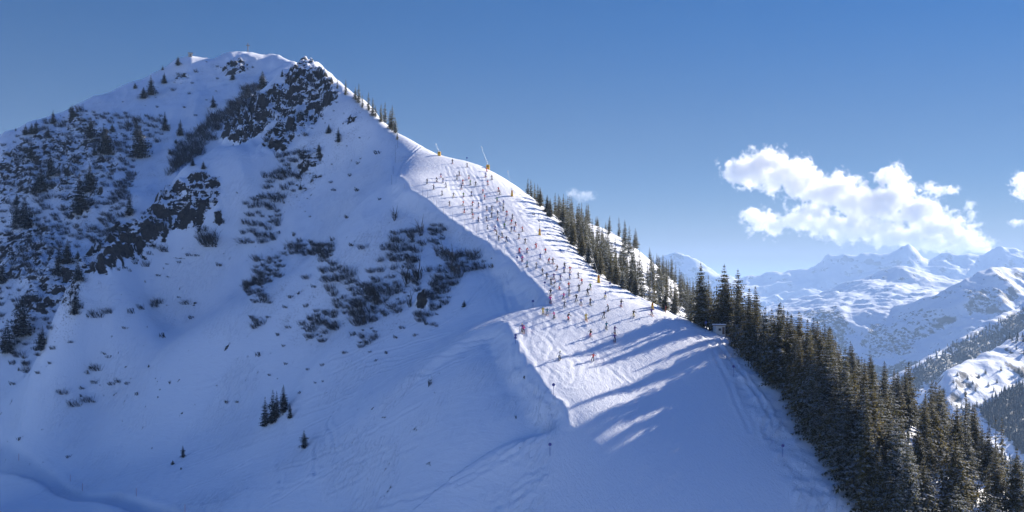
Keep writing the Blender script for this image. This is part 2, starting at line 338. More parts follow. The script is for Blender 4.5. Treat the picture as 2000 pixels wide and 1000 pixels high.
def ground_material():
    m=N('snow_and_rock'); geo=m.n('ShaderNodeNewGeometry'); pos=geo.outputs['Position']; m.tc=pos
    rk=m.n('ShaderNodeAttribute',attribute_name='rock').outputs['Fac']; run=m.n('ShaderNodeAttribute',attribute_name='run').outputs['Fac']
    rd=m.n('ShaderNodeAttribute',attribute_name='road').outputs['Fac']; sc_=m.n('ShaderNodeAttribute',attribute_name='scrub').outputs['Fac']
    # snow
    big=m.noise(.05,4); col=m.mix(big,(.80,.835,.88),(.87,.885,.91))
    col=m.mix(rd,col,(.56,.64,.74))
    col=m.mix(m.math('MULTIPLY',run,.5),col,(.84,.85,.88))
    # specks of dead grass and twigs breaking through in the scrub
    sp=m.noise(1.7,4,.65); sp2=m.noise(.12,3)
    s1=m.math('MULTIPLY',sc_,m.mapr(m.math('ADD',sp,m.math('MULTIPLY',sp2,.35)),.74,.82))
    col=m.mix(m.math('MULTIPLY',s1,.8,clamp=True),col,(.13,.115,.10))
    # rock
    rn=m.noise(.55,6,.62); rn2=m.noise(.13,3); vor=m.n('ShaderNodeTexVoronoi',feature='DISTANCE_TO_EDGE'); vor.inputs['Scale'].default_value=.35; m.l(pos,vor.inputs['Vector'])
    rcol=m.mix(rn,(.007,.007,.008),(.068,.057,.052)); rcol=m.mix(m.mapr(vor.outputs['Distance'],0,.06),(.01,.01,.01),rcol)
    sep=m.n('ShaderNodeSeparateXYZ'); m.l(geo.outputs['Normal'],sep.inputs[0]); nz=sep.outputs[2]
    # snow rests on what is flat enough
    ledge=m.noise(1,6,.62,vec=m.scalevec(pos,(.20,.20,.75)),dist=.7)
    lie=m.math('ADD',nz,m.math('MULTIPLY',m.math('SUBTRACT',m.math('MULTIPLY_ADD',rn,.45,m.math('MULTIPLY',ledge,.55)),.5),1.7))
    bare=m.mapr(lie,.72,.65); 
    edge=m.mapr(m.math('ADD',rk,m.math('MULTIPLY',m.math('SUBTRACT',m.noise(.26,6,.68),.5),2.6)),.40,.50)
    f=m.math('MULTIPLY',bare,edge,clamp=True)
    thick=m.mapr(rk,.95,1.25); f=m.math('MAXIMUM',f,m.math('MULTIPLY',thick,m.mapr(lie,.80,.70)))
    m.l(m.mix(f,col,rcol),m.b.inputs['Base Color'])
    m.b.inputs['Roughness'].default_value=.55
    m.b.inputs['Specular IOR Level'].default_value=.25
    # relief: scratched chop on the run, grain elsewhere
    rv=m.rotvec(pos,R(28)); chop=m.noise(1,4,.6,vec=m.scalevec(rv,(1.5,.42,.8)),dist=1.2)
    rv2=m.rotvec(pos,R(-24)); chop2=m.noise(1,3,.6,vec=m.scalevec(rv2,(2.1,.5,.8)),dist=1.0)
    ch=m.math('MULTIPLY',m.math('ADD',chop,chop2),run)
    b1=m.bump(ch,.13,1.0)
    drift=m.noise(1,4,.55,vec=m.scalevec(m.rotvec(pos,R(35)),(.25,.9,.5)),dist=.6)
    b2=m.bump(m.math('MULTIPLY',drift,m.math('SUBTRACT',1.0,run)),.11,1.0,b1)
    slf=m.noise(1,5,.62,vec=m.scalevec(m.rotvec(pos,R(30)),(.9,.16,.35)),dist=.5)
    b2=m.bump(m.math('MULTIPLY',m.mapr(slf,.45,.62),m.math('MULTIPLY',m.math('SUBTRACT',1.0,run),m.mapr(m.noise(.035,3),.42,.62))),.16,1.0,b2)
    b3=m.bump(m.noise(2.2,5,.72),.08,1.0,b2)
    b4=m.bump(m.math('MULTIPLY',rn,f),1.2,1.0,b3)
    m.l(b4,m.b.inputs['Normal'])
    return m.m
SNOWMAT=ground_material()
scrub=np.zeros_like(Z)
for poly,den in [([(0,280),(150,210),(260,235),(330,235),(330,330),(300,380),(180,500),(140,660),(60,680),(0,640)],.8),([(780,430),(930,440),(940,520),(860,600),(700,680),(560,660),(480,560),(500,480),(640,470),(740,440)],.55),([(560,290),(700,200),(720,230),(640,330),(600,420),(560,400)],.8),([(760,260),(840,290),(870,330),(800,340),(770,330)],.45),([(1050,400),(1160,520),(1250,570),(1190,570),(1090,480)],.8),([(400,120),(520,130),(500,200),(400,230),(300,190),(340,140)],.5),([(160,190),(300,150),(260,260),(160,250)],.35),([(1180,450),(1380,560),(1340,610),(1200,500)],.7)]:
    scrub=np.maximum(scrub,blur(inpoly(PXg+pnoise(GX/9,GY/9)*14,PYg+pnoise(GX/9+50,GY/9)*14,poly),4)*den)
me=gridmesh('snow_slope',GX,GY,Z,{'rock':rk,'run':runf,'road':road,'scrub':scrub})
SLOPE=link('mountain_terrain',me,SNOWMAT,kind='structure')
# ------------------------------------------------------------------ valley and distant mountains
def far_material(name,forest,snowlift=0.0,rock=(.07,.07,.075),sc_=1.0):
    m=N(name); geo=m.n('ShaderNodeNewGeometry'); pos=geo.outputs['Position']; m.tc=pos
    fa=m.n('ShaderNodeAttribute',attribute_name='forest').outputs['Fac']
    sep=m.n('ShaderNodeSeparateXYZ'); m.l(geo.outputs['Normal'],sep.inputs[0])
    n1=m.noise(.011*sc_,7,.66); n2=m.noise(.045*sc_,4,.6)
    rockf=m.mapr(m.math('ADD',sep.outputs[2],m.math('MULTIPLY',m.math('SUBTRACT',n1,.5),1.5)),.74+snowlift,.60+snowlift)
    f2=m.mapr(m.math('ADD',fa,m.math('MULTIPLY',m.math('SUBTRACT',n2,.5),1.5)),.42,.60)
    c=m.mix(rockf,(.80,.84,.88),rock); c=m.mix(f2,c,forest)
    m.l(c,m.b.inputs['Base Color']); m.b.inputs['Roughness'].default_value=.7; m.b.inputs['Specular IOR Level'].default_value=.1
    m.l(m.bump(n1,9/sc_,.8),m.b.inputs['Normal']); return m.m
def hill(name,lines,x0,x1,y0,y1,step,base,amp,wl,mat,forest=None,seed=0,back=.6,front=.65,sm=2,rough=.3):
    """hills as a height field through lines (photo x, photo y, metres), the farthest line first, falling away behind and in front"""
    X,Y=np.meshgrid(np.arange(x0,x1,step),np.arange(y0,y1,step)); px=X/Y*F+1000
    Ys=[];Zs=[]
    for ln in lines:
        l=np.array(ln,float); Yk=np.interp(px,l[:,0],l[:,2]); Ys.append(Yk); Zs.append((HZ-np.interp(px,l[:,0],l[:,1]))/F*Yk)
    H=Zs[0]-np.clip(Y-Ys[0],0,None)*back
    for k in range(len(lines)-1):
        t=np.clip((Ys[k]-Y)/np.maximum(Ys[k]-Ys[k+1],1),0,1); m=(Y<=Ys[k])&(Y>=Ys[k+1]); H=np.where(m,Zs[k]*(1-t)+Zs[k+1]*t,H)
    H=np.where(Y<Ys[-1],Zs[-1]-(Ys[-1]-Y)*front,H)
    for _ in range(sm):
        H[1:-1,1:-1]=(H[1:-1,1:-1]*2+H[:-2,1:-1]+H[2:,1:-1]+H[1:-1,:-2]+H[1:-1,2:])/6
    r=ridged(X/wl+seed,Y/wl-seed,6)-.55; r2=fbm(X/(wl*.22)+seed,Y/(wl*.22),4); r3=ridged(X/(wl*.3)+seed*2,Y/(wl*.3),4)-.55
    crest=1-.75*np.exp(-((Y-Ys[0])/(wl*.22))**2)
    H=H+amp*(r*crest+.22*r2+rough*r3)
    H=np.maximum(H,base)
    PY=HZ-H/Y*F
    fo=np.zeros_like(H)
    if forest:
        for poly,d in forest: fo=np.maximum(fo,blur(inpoly(px+pnoise(X/90,Y/90)*10,PY+pnoise(X/90+9,Y/90)*8,poly),3)*d)
    me=gridmesh(name,X,Y,H,{'forest':fo}); return link(name,me,mat,kind='structure'),X,Y,H
FM=far_material('hill_snow',(.010,.017,.018)); FM2=far_material('range_snow',(.03,.035,.04),-.03,rock=(.22,.23,.26),sc_=.45)  # range rock made paler, some distance haze put into its colour
FAR=[]
# nearest hillside across the valley: a sunlit shelf, shaded slope below
FAR.append(hill('near_hillside',[
 [(1780,790,2150),(1850,718,2150),(1900,697,2250),(1950,670,2350),(2000,638,2450),(2100,590,2600)],
 [(1780,800,2100),(1850,732,2070),(1900,724,2140),(1950,702,2210),(2000,684,2280),(2100,640,2400)],
 [(1780,860,1990),(1850,800,1950),(1900,800,2000),(2000,790,2080),(2100,760,2200)],
 [(1780,960,1830),(1850,900,1800),(1930,900,1830),(2000,905,1880),(2100,880,1950)],
 [(1780,1080,1650),(2000,1060,1680),(2100,1060,1700)]],
 350,1850,1300,2950,8,-760,26,330,FM,[([(1915,800),(1935,775),(2000,750),(2060,745),(2060,900),(2000,895),(1960,850),(1925,830)],1.0),([(1850,830),(1900,800),(1905,825),(1890,850),(1860,860)],.85),([(1960,650),(2010,640),(2060,640),(2020,690),(1960,695)],.42),([(1830,870),(1900,880),(2000,905),(2060,900),(2060,1000),(1850,1000)],.62)],seed=3))
# forested slope behind it
FAR.append(hill('forested_slope',[
 [(1600,800,3300),(1700,755,3350),(1750,728,3400),(1800,700,3500),(1850,672,3650),(1900,640,3800),(1950,612,3950),(2000,588,4100),(2100,550,4300)],
 [(1600,840,3150),(1700,790,3200),(1800,745,3320),(1850,722,3450),(1900,690,3600),(2000,640,3880),(2100,600,4050)],
 [(1600,900,2900),(1800,800,3050),(1900,760,3300),(2000,700,3600),(2100,660,3800)]],
 800,2600,2700,5000,13,-760,55,480,FM,[([(1760,735),(1850,680),(1900,655),(1960,625),(2010,600),(2060,600),(2060,650),(2000,660),(1900,712),(1850,740),(1800,755),(1740,800),(1700,800)],.66)],seed=8))
# high valley wall and the round hill
FAR.append(hill('valley_wall',[
 [(1350,640,6600),(1450,622,6500),(1540,600,6500),(1600,597,6450),(1680,594,6350),(1740,592,6250),(1780,590,6100),(1830,572,6050),(1870,550,6100),(1910,530,6200),(1950,519,6300),(2000,523,6400),(2100,515,6500)],
 [(1350,650,6400),(1450,640,6250),(1540,618,6300),(1600,610,6250),(1680,612,6150),(1740,614,6050),(1780,610,5980),(1830,590,5950),(1870,572,5980),(1950,545,6100),(2000,550,6200),(2100,545,6300)],
 [(1350,730,5750),(1540,690,5800),(1640,700,5650),(1720,705,5600),(1800,670,5700),(1870,625,5780),(1950,590,5900),(2000,585,5980),(2100,580,6000)],
 [(1350,760,5400),(1600,735,5400),(1760,722,5400),(1850,690,5450),(1950,640,5600),(2100,620,5700)]],
 900,3900,4800,7500,14,-760,80,700,FM,[([(1560,610),(1640,600),(1660,640),(1670,700),(1630,690),(1600,640)],.55),([(1690,630),(1800,640),(1790,690),(1690,700)],.50),([(1500,600),(2060,520),(2060,760),(1500,760)],.24),([(1870,560),(1960,560),(2000,590),(1900,620)],.46),([(1740,610),(1850,600),(1850,650),(1760,640)],.42),([(1570,700),(1640,700),(1720,712),(1800,700),(1800,760),(1560,760)],.66)],seed=15))
# sunlit plateau with its dome
FAR.append(hill('plateau',[
 [(1350,640,9200),(1480,604,9200),(1540,584,9200),(1600,570,9200),(1640,556,9200),(1690,541,9200),(1720,527,9200),(1760,517,9200),(1800,527,9200),(1850,542,9200),(1900,552,9300),(2000,560,9300),(2100,560,9300)],
 [(1350,645,9000),(1480,610,9000),(1600,577,9000),(1690,552,9000),(1720,547,8950),(1760,546,8900),(1800,547,8900),(1850,553,9000),(1900,558,9000),(2100,565,9000)],
 [(1350,655,7400),(1480,630,7400),(1600,606,7400),(1700,600,7400),(1800,598,7400),(1900,590,7400),(2100,590,7400)]],
 1000,5400,6800,9900,22,-760,80,640,FM,None,seed=21))
# jagged range on the horizon
FAR.append(hill('distant_range',[
 [(1200,540,14200),(1250,520,14200),(1300,500,14200),(1318,492,14200),(1340,496,14200),(1365,506,14200),(1400,530,14200),(1440,540,14200),(1470,534,14200),(1500,530,14200),(1530,527,14200),(1560,522,14200),(1600,512,14200),(1612,497,14200),(1620,492,14200),(1632,497,14200),(1650,498,14200),(1680,494,14200),(1700,490,14200),(1725,490,14200),(1740,488,14200),(1760,481,14200),(1774,476,14200),(1790,486,14200),(1800,495,14200),(1815,502,14200),(1828,497,14200),(1840,492,14200),(1880,496,14200),(1920,497,14200),(1940,488,14200),(1955,481,14200),(1975,488,14200),(2000,491,14200),(2100,488,14200)],
 [(1200,590,13600),(1600,560,13500),(1774,545,13500),(2100,548,13500)],
 [(1200,640,12400),(2100,600,12400)]],
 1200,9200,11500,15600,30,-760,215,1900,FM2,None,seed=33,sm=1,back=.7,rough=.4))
# valley ground reaching the horizon
def sheet():
    bm_v=[];n=48
    r=[0,500,1500,3500,7000,14000,28000,60000]
    vs=[(0,6000,-760)]; fs=[]
    for k,rr in enumerate(r[1:]):
        for i in range(n): a=2*math.pi*i/n; vs.append((rr*math.cos(a),6000+rr*math.sin(a),-760+(0 if rr<14000 else -60)))
    for i in range(n): fs.append((0,1+i,1+(i+1)%n))
    for k in range(len(r)-2):
        for i in range(n): a=1+k*n+i;b=1+k*n+(i+1)%n; fs.append((a,a+n,b+n,b))
    me=bpy.data.meshes.new('valley_ground'); me.from_pydata(vs,[],fs); me.attributes.new('forest','FLOAT','POINT'); return me
link('valley_ground',sheet(),FM,kind='structure')
def farhit(k,px,py):
    o,X,Y,H=FAR[k]; x0=X[0,0]; y0=Y[0,0]; st=X[0,1]-X[0,0]
    for Yv in np.arange(y0+st,Y[-1,0]-st,st*.35):
        x=(px-1000)/F*Yv; z=(HZ-py)/F*Yv; fx=(x-x0)/st; fy=(Yv-y0)/st; i=int(fx); j=int(fy)
        if 0<=i<X.shape[1]-1 and 0<=j<X.shape[0]-1:
            a=fx-i;b=fy-j; g=(H[j,i]*(1-a)+H[j,i+1]*a)*(1-b)+(H[j+1,i]*(1-a)+H[j+1,i+1]*a)*b
            if z<g: return (x,Yv,g)
    return None

# the wooded parts of the two nearer far slopes
def cone_tree():
    V=[];Fc=[]
    for k,(z0,z1,r) in enumerate(((.08,.55,.20),(.32,.80,.15),(.58,1.0,.09))):
        s=len(V); n=6
        for i in range(n): a=6.283*i/n+k; rr=r*(1 if i%2 else .72); V.append((rr*math.cos(a),rr*math.sin(a),z0-(.03 if i%2 else 0)))
        V.append((0,0,z1)); 
        for i in range(n): Fc.append((s+i,s+(i+1)%n,s+n))
    me=bpy.data.meshes.new('cone_tree'); me.from_pydata(V,[],Fc); return me
WOODFAR=[]
def wood_points(k,polys,n,smin):
    o,X,Y,H=FAR[k]; st=X[0,1]-X[0,0]; out=[]
    PX=X/Y*F+1000; PY=HZ-H/Y*F; m=np.zeros(X.shape)
    for poly,d in polys: m=np.maximum(m,inpoly(PX+pnoise(X/60,Y/60)*8,PY+pnoise(X/60+9,Y/60)*6,poly)*d)
    idx=np.argwhere((m*1.0+fbm(X/70,Y/70,3)*.55-.25)>nr.random(X.shape)*.55+.05)
    if len(idx)>n: idx=idx[nr.permutation(len(idx))[:n]]
    for j,i in idx: out.append((X[j,i]+rng.uniform(-.5,.5)*st,Y[j,i]+rng.uniform(-.5,.5)*st,H[j,i],rng.uniform(.7,1.25)*smin))
    return out
WOODFAR+=wood_points(0,[([(1915,800),(1935,775),(2000,750),(2060,745),(2060,900),(2000,895),(1960,850),(1925,830)],1.0),([(1850,830),(1900,800),(1905,825),(1890,850),(1860,860)],.9),([(1960,655),(2010,645),(2060,640),(2020,690),(1960,695)],.35),([(1830,870),(1900,880),(2000,905),(2060,900),(2060,1000),(1850,1000)],.8)],5200,17)
WOODFAR+=wood_points(1,[([(1760,735),(1850,680),(1900,655),(1960,625),(2010,600),(2060,600),(2060,650),(2000,660),(1900,712),(1850,740),(1800,755),(1740,800),(1700,800)],.85)],6000,19)
# ------------------------------------------------------------------ spruces
def bark(): return plain('spruce_bark',(.075,.055,.042),.9,0,.4,3.0)
def needle_material(name,base,frost):
    m=N(name); m.tc=m.n('ShaderNodeTexCoord').outputs['Object']
    oi=m.n('ShaderNodeObjectInfo').outputs['Random']
    n=m.noise(2.2,3,.6); c=m.mix(n,tuple(x*.55 for x in base),tuple(x*1.6 for x in base))
    warm=m.mix(oi,(.72,.74,.74),(1.65,1.42,1.02)); mx=m.n('ShaderNodeMix',data_type='RGBA',blend_type='MULTIPLY'); mx.inputs[0].default_value=1; m.l(c,mx.inputs[6]); m.l(warm,mx.inputs[7]); c=mx.outputs[2]
    fr=m.n('ShaderNodeAttribute',attribute_name='frost').outputs['Fac']
    f=m.mapr(m.math('ADD',fr,m.math('MULTIPLY',m.math('SUBTRACT',m.noise(1.1,3),.5),.9)),.62-frost*.4,.85-frost*.4)
    c=m.mix(m.math('MULTIPLY',f,.8),c,(.52,.55,.58))
    m.l(c,m.b.inputs['Base Color']); m.b.inputs['Roughness'].default_value=.75; m.b.inputs['Specular IOR Level'].default_value=.15
    tr=m.n('ShaderNodeBsdfTranslucent'); m.l(c,tr.inputs[0]); ms=m.n('ShaderNodeMixShader'); ms.inputs[0].default_value=.42; m.l(m.b.outputs[0],ms.inputs[1]); m.l(tr.outputs[0],ms.inputs[2]); m.l(ms.outputs[0],m.out.inputs['Surface'])
    return m.m
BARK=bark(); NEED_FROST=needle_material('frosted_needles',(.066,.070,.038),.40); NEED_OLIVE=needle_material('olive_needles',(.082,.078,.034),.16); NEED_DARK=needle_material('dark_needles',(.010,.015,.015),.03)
def tube(V,Fc,p,q,r0,r1,n=6):
    p=np.array(p,float);q=np.array(q,float);d=q-p;L=np.linalg.norm(d)+1e-9;d/=L
    a=np.cross(d,[0,0,1] if abs(d[2])<.9 else [1,0,0]); a/=np.linalg.norm(a); b=np.cross(d,a); s=len(V)
    for c,r in ((p,r0),(q,r1)):
        for k in range(n): t=2*math.pi*k/n; V.append(tuple(c+r*(math.cos(t)*a+math.sin(t)*b)))
    for k in range(n): Fc.append((s+k,s+(k+1)%n,s+n+(k+1)%n,s+n+k))
    Fc.append(tuple(s+n+k for k in range(n))); Fc.append(tuple(s+k for k in reversed(range(n))))
def spruce_meshes(name,H=15.0,Rb=2.5,whorls=26,per=8,seg=5,rs=1,bare=.06,gap=.12,mat=None,wsc=1.0,dens=1.0):
    rr=random.Random(rs); V=[];Fc=[];n=7
    lean=(rr.uniform(-.02,.02),rr.uniform(-.02,.02)); prev=(0,0,-1.6);pr=.014*H
    for k in range(1,7):
        z=H*k/6*.99; q=(lean[0]*z+rr.uniform(-.04,.04),lean[1]*z+rr.uniform(-.04,.04),z); r=.0145*H*(1-k/6)+.012; tube(V,Fc,prev,q,pr,r,n); prev=q;pr=r
    for k in range(10): # dead stubs low on the stem
        z=H*rr.uniform(.02,bare+.12);a=rr.random()*6.28; tube(V,Fc,(lean[0]*z,lean[1]*z,z),(math.cos(a)*.7,math.sin(a)*.7,z-.1),.03,.01,3)
    tm=bpy.data.meshes.new(name+'_trunk'); tm.from_pydata(V,[],Fc); tm.materials.append(BARK)
    CV=[];CF=[];FR=[]
    irregular=[rr.uniform(.75,1.2) for _ in range(9)]
    for w in range(whorls):
        f=min(.985,max(0.0,(w+rr.uniform(-.3,.3))/whorls)); z0=H*(bare+(1-bare)*f**.92); 
        prof=(1-f)**1.02*(.62+.38*min(1,f*8)) ; Lb=Rb*prof*rr.uniform(.82,1.12)+.12
        nb=max(4,int(per*(.55+.45*(1-f))))
        off=rr.random()*6.28
        for b in range(nb):
            if rr.random()<gap: continue
            a=off+2*math.pi*b/nb+rr.uniform(-.25,.25); L=Lb*rr.uniform(.68,1.18)*irregular[int((a%6.283)/6.283*8.99)]
            ca,sa=math.cos(a),math.sin(a); s=max(2,int(seg*(.35+.65*L/Rb)))
            droop=rr.uniform(.30,.55)*(1-.7*f); fr_b=rr.random()
            def spine(t): return (lean[0]*z0+ca*L*t, lean[1]*z0+sa*L*t, z0+L*(.16*f*t-droop*t*t*.8+.22*max(0,t-.7)))
            for k in range(s):
                t=(k+.55)/s; x,y,z=spine(t); x2,y2,z2=spine(min(1,t+.6/s))
                wd=(L*.34*(1-t*.72)+.16)*wsc
                for side in (-1,1):
                    if rr.random()>dens: continue
                    tw=rr.uniform(.55,1.15); dx=-sa*side*wd*tw+ca*wd*.55; dy=ca*side*wd*tw+sa*wd*.55; dz=-wd*rr.uniform(.18,.55)
                    i=len(CV); h=.5*wd
                    CV+= [(x-ca*h*.35,y-sa*h*.35,z+.03),(x+dx*.5-ca*h*.3,y+dy*.5-sa*h*.3,z+dz*.35),(x+dx,y+dy,z+dz),(x2,y2,z2)]
                    CF.append((i,i+1,i+2,i+3)); FR.append(.35+.5*rr.random()+.2*(fr_b-.5))
                    if rr.random()<.55: # hanging sprig
                        i=len(CV); CV+=[(x,y,z),(x+dx*.5,y+dy*.5,z+dz*.4),(x+dx*.42,y+dy*.42,z+dz-wd*.5),(x+dx*.1,y+dy*.1,z-wd*.55)]; CF.append((i,i+1,i+2,i+3)); FR.append(.1+.25*rr.random())
            i=len(CV); x,y,z=spine(.92); x2,y2,z2=spine(1.06); q=.13*wsc+L*.03
            CV+=[(x-sa*q,y+ca*q,z),(x+sa*q,y-ca*q,z),(x2,y2,z2)]; CF.append((i,i+1,i+2)); FR.append(.5+.5*rr.random())
    for k in range(5): # leader shoot
        a=k*1.25; i=len(CV); z=H*.955; CV+=[(math.cos(a)*.10+lean[0]*z,math.sin(a)*.10+lean[1]*z,z),(math.cos(a+1)*.10+lean[0]*z,math.sin(a+1)*.10+lean[1]*z,z),(lean[0]*H,lean[1]*H,H*1.01)]; CF.append((i,i+1,i+2)); FR.append(.4)
    cm=bpy.data.meshes.new(name+'_crown'); cm.from_pydata(CV,[],CF); at=cm.attributes.new('frost','FLOAT','FACE'); at.data.foreach_set('value',np.array(FR,np.float32)); cm.materials.append(mat)
    return tm,cm
NEARP=[spruce_meshes('spruce',15,4.1+.4*(k%3),34+2*(k%2),12,7,11+k,gap=.08+.05*(k%3),mat=(NEED_FROST if k%2 else NEED_OLIVE)) for k in range(7)]
SPARSE=[spruce_meshes('thin_spruce',15,2.5,24,6,5,51+k,bare=.18,gap=.33,mat=NEED_OLIVE) for k in range(2)]
MIDP=[spruce_meshes('spruce',15,3.1+.3*k,23,9,4,71+k,gap=.12,mat=(NEED_FROST if k!=1 else NEED_OLIVE),wsc=1.25) for k in range(4)]
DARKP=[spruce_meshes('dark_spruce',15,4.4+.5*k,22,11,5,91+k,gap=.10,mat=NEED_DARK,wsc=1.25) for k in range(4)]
ORD1='first second third fourth fifth sixth seventh eighth ninth tenth eleventh twelfth thirteenth fourteenth fifteenth sixteenth seventeenth eighteenth nineteenth'.split()
TENS={2:'twent',3:'thirt',4:'fort',5:'fift',6:'sixt',7:'sevent',8:'eight',9:'ninet'}
def ordw(n):
    if n<20: return ORD1[n-1]
    t,u=divmod(n,10)
    if n>=100: return 'one hundred '+ordw(n-100) if n>100 else 'hundredth'
    return TENS[t]+'ieth' if u==0 else TENS[t]+'y-'+ORD1[u-1]
def plant(protos,x,y,h,name='spruce_tree',wide=1.0,k=None,sink=.3):
    tm,cm=protos[rng.randrange(len(protos)) if k is None else k]
    o=bpy.data.objects.new(name,None); o.empty_display_size=.5; COL.objects.link(o)
    z=float(sample(np.array([x]),np.array([y]))[0]); s=h/15.0; o.location=(x,y,z-sink*min(1,s)); o.scale=(s*wide,s*wide,s); o.rotation_euler=(0,0,rng.random()*6.28)
    a=bpy.data.objects.new('trunk',tm); b=bpy.data.objects.new('crown',cm)
    for c in (a,b): COL.objects.link(c); c.parent=o
    o['category']='tree'
    return o
def pxy(v): return v[0]/v[1]*F+1000, HZ-v[2]/v[1]*F
TREES=[] # (zone, object, px, py, height)
def tree_at(px,py,hpx,protos,zone,wide=1.0,name='spruce_tree',k=None):
    r=rayhit([px],[py])[0]
    if np.isnan(r[0]): r=rayhit([px],[py+3])[0]
    if np.isnan(r[0]): r=rayhit([px],[py+8])[0]
    if np.isnan(r[0]): return None
    h=hpx/F*r[1]*1.03; o=plant(protos,r[0],r[1],h,name,wide,k); TREES.append([zone,o,px,py,h]); return o
# shaded mountain face and bowl
def c1(x,y,h): return (x/2.5,50+y/2.5,h/2.5)
LT=[c1(*t) for t in [(737,338,80),(702,357,48),(803,283,45),(660,308,25),(1042,400,50),(805,510,75),(882,538,65),(668,545,70),(683,645,130),(443,550,85),(520,630,110),(505,570,70),(548,520,35),(440,808,105),(388,918,165),(248,735,110),(197,815,110),(150,650,60),(178,530,60),(260,480,55),(125,535,45),(155,530,45),(237,550,50),(83,875,50),(118,985,120),(85,965,80),(632,925,85),(353,445,50),(870,195,40),(1128,185,20),(1137,265,35),(290,725,30),(943,685,30),(993,700,35),(860,575,20),(831,628,25),(462,630,35),(485,615,30),(78,515,15),(345,415,20),(795,218,20)]]
LT+=[(400+x/2.5,50+y/2.5,h/2.5) for x,y,h in [(280,310,75),(378,250,30),(607,525,38),(653,570,60),(558,617,40),(448,265,34),(468,805,25)]]
LT+=[(x/2.857,400+y/2.857,h/2.857) for x,y,h in [(375,325,110),(330,330,90),(438,420,100),(325,400,80),(18,440,110),(130,730,180),(43,825,155),(238,800,110),(420,615,115),(560,235,40),(437,300,40)]]
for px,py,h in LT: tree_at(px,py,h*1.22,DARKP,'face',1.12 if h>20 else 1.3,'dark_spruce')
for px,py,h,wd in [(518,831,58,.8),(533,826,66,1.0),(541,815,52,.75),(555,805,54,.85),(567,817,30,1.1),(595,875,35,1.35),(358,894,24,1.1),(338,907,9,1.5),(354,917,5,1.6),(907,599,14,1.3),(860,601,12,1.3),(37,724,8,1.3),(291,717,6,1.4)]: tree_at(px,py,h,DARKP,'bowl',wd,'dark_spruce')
# along the ridge above the run
for x,y,h in [(648,303,38),(688,334,60),(735,358,50),(752,372,75),(770,394,50),(800,410,70),(820,437,70),(834,440,45),(860,465,70),(880,470,80),(905,480,75),(915,505,95),(930,520,60),(940,552,32),(560,205,16),(590,240,22),(575,225,16)]:
    tree_at(400+x/2.5,50+y/2.5+2,h/2.5*1.3,MIDP,'ridge',1.0)
# woods beyond the run's right edge -----------------------------------------
SKY=[(1020,340),(1032,345),(1048,358),(1062,372),(1085,368),(1096,368),(1112,376),(1130,392),(1147,396),(1158,400),(1170,415),(1180,427),(1191,420),(1208,422),(1222,428),(1230,435),(1243,446),(1253,462),(1264,470),(1275,480),(1290,476),(1298,482),(1306,494),(1315,502),(1328,520),(1340,538),(1352,545),(1362,535),(1372,512),(1385,528),(1400,530),(1410,514),(1420,535),(1432,532),(1443,523),(1455,555),(1468,560),(1477,560),(1490,590),(1505,600),(1525,586),(1545,600),(1565,600),(1580,615),(1600,620),(1622,635),(1640,668),(1660,664),(1680,690),(1700,690),(1722,698),(1745,715),(1762,720),(1775,704),(1800,738),(1830,740),(1850,768),(1872,775),(1890,762),(1905,790),(1925,828),(1945,815),(1955,812),(1968,860),(1985,872),(2000,890)]
SK=np.array(SKY,float)
def skytop(px): return float(np.interp(px,SK[:,0],SK[:,1]))
HUTQ=rayhit([1404],[653])[0]
EDGE=np.array([(372,1010),(410,1056),(455,1098),(520,1143),(550,1183),(575,1228),(608,1292),(628,1345),(648,1395),(690,1442),(740,1500),(770,1534),(870,1590),(935,1640),(1000,1692),(1060,1720),(1120,1750)],float) # py -> px of the edge of the woods
def wood(x,y,protos,zone,lo,hi,wide=1.0,tight=0):
    z=float(sample(np.array([x]),np.array([y]))[0]); px,py=pxy((x,y,z))
    if px>2060 or px<1010: return None
    ex=float(np.interp(py,EDGE[:,0],EDGE[:,1]))
    if px<ex+3: return None
    if abs(px-1404)<26 and y<HUTQ[1]+2.5: return None
    allow=(py-skytop(px)-rng.choice((0,6,14,24,38,52))*rng.random()*1.3)/F*y
    h=min(rng.uniform(lo,hi),allow)
    if h<4.2: return None
    if zone=='upper':
        while h>4.2 and shades_run(x,y,z+h): h*=.9
        if h<5.5: return None
    o=plant(protos,x,y,h,wide=wide*(.85+.3*rng.random())*(1.15 if h<9 else 1)); TREES.append([zone,o,px,py,h]); return o
LITRUN=[(850,330),(945,345),(985,400),(1015,445),(1060,500),(1115,548),(1170,590),(1230,612),(1290,628),(1320,645),(1290,680),(1150,760),(1060,700),(990,630),(1060,590),(1000,512),(900,440)]
def shades_run(x,y,ztop):
    zb=float(sample(np.array([x]),np.array([y]))[0])
    return any(_shade1(x,y,zb+(ztop-zb)*k) for k in (.6,.8,1.0))
def _shade1(x,y,ztop):
    p=np.array([x,y,ztop]); t=np.arange(4,110,2.0); q=p[None]-SUN[None]*t[:,None]; g=sample(q[:,0],q[:,1]); m=np.where(q[:,2]<g)[0]
    if not len(m): return False
    k=m[0]; a=q[k,0]/q[k,1]*F+1000; b=HZ-g[k]/q[k,1]*F
    return bool(inpoly(np.array([a]),np.array([b]),LITRUN)[0])
placed=[]
def spaced(x,y,d):
    for a,b in placed:
        if (a-x)**2+(b-y)**2<d*d: return False
    placed.append((x,y)); return True
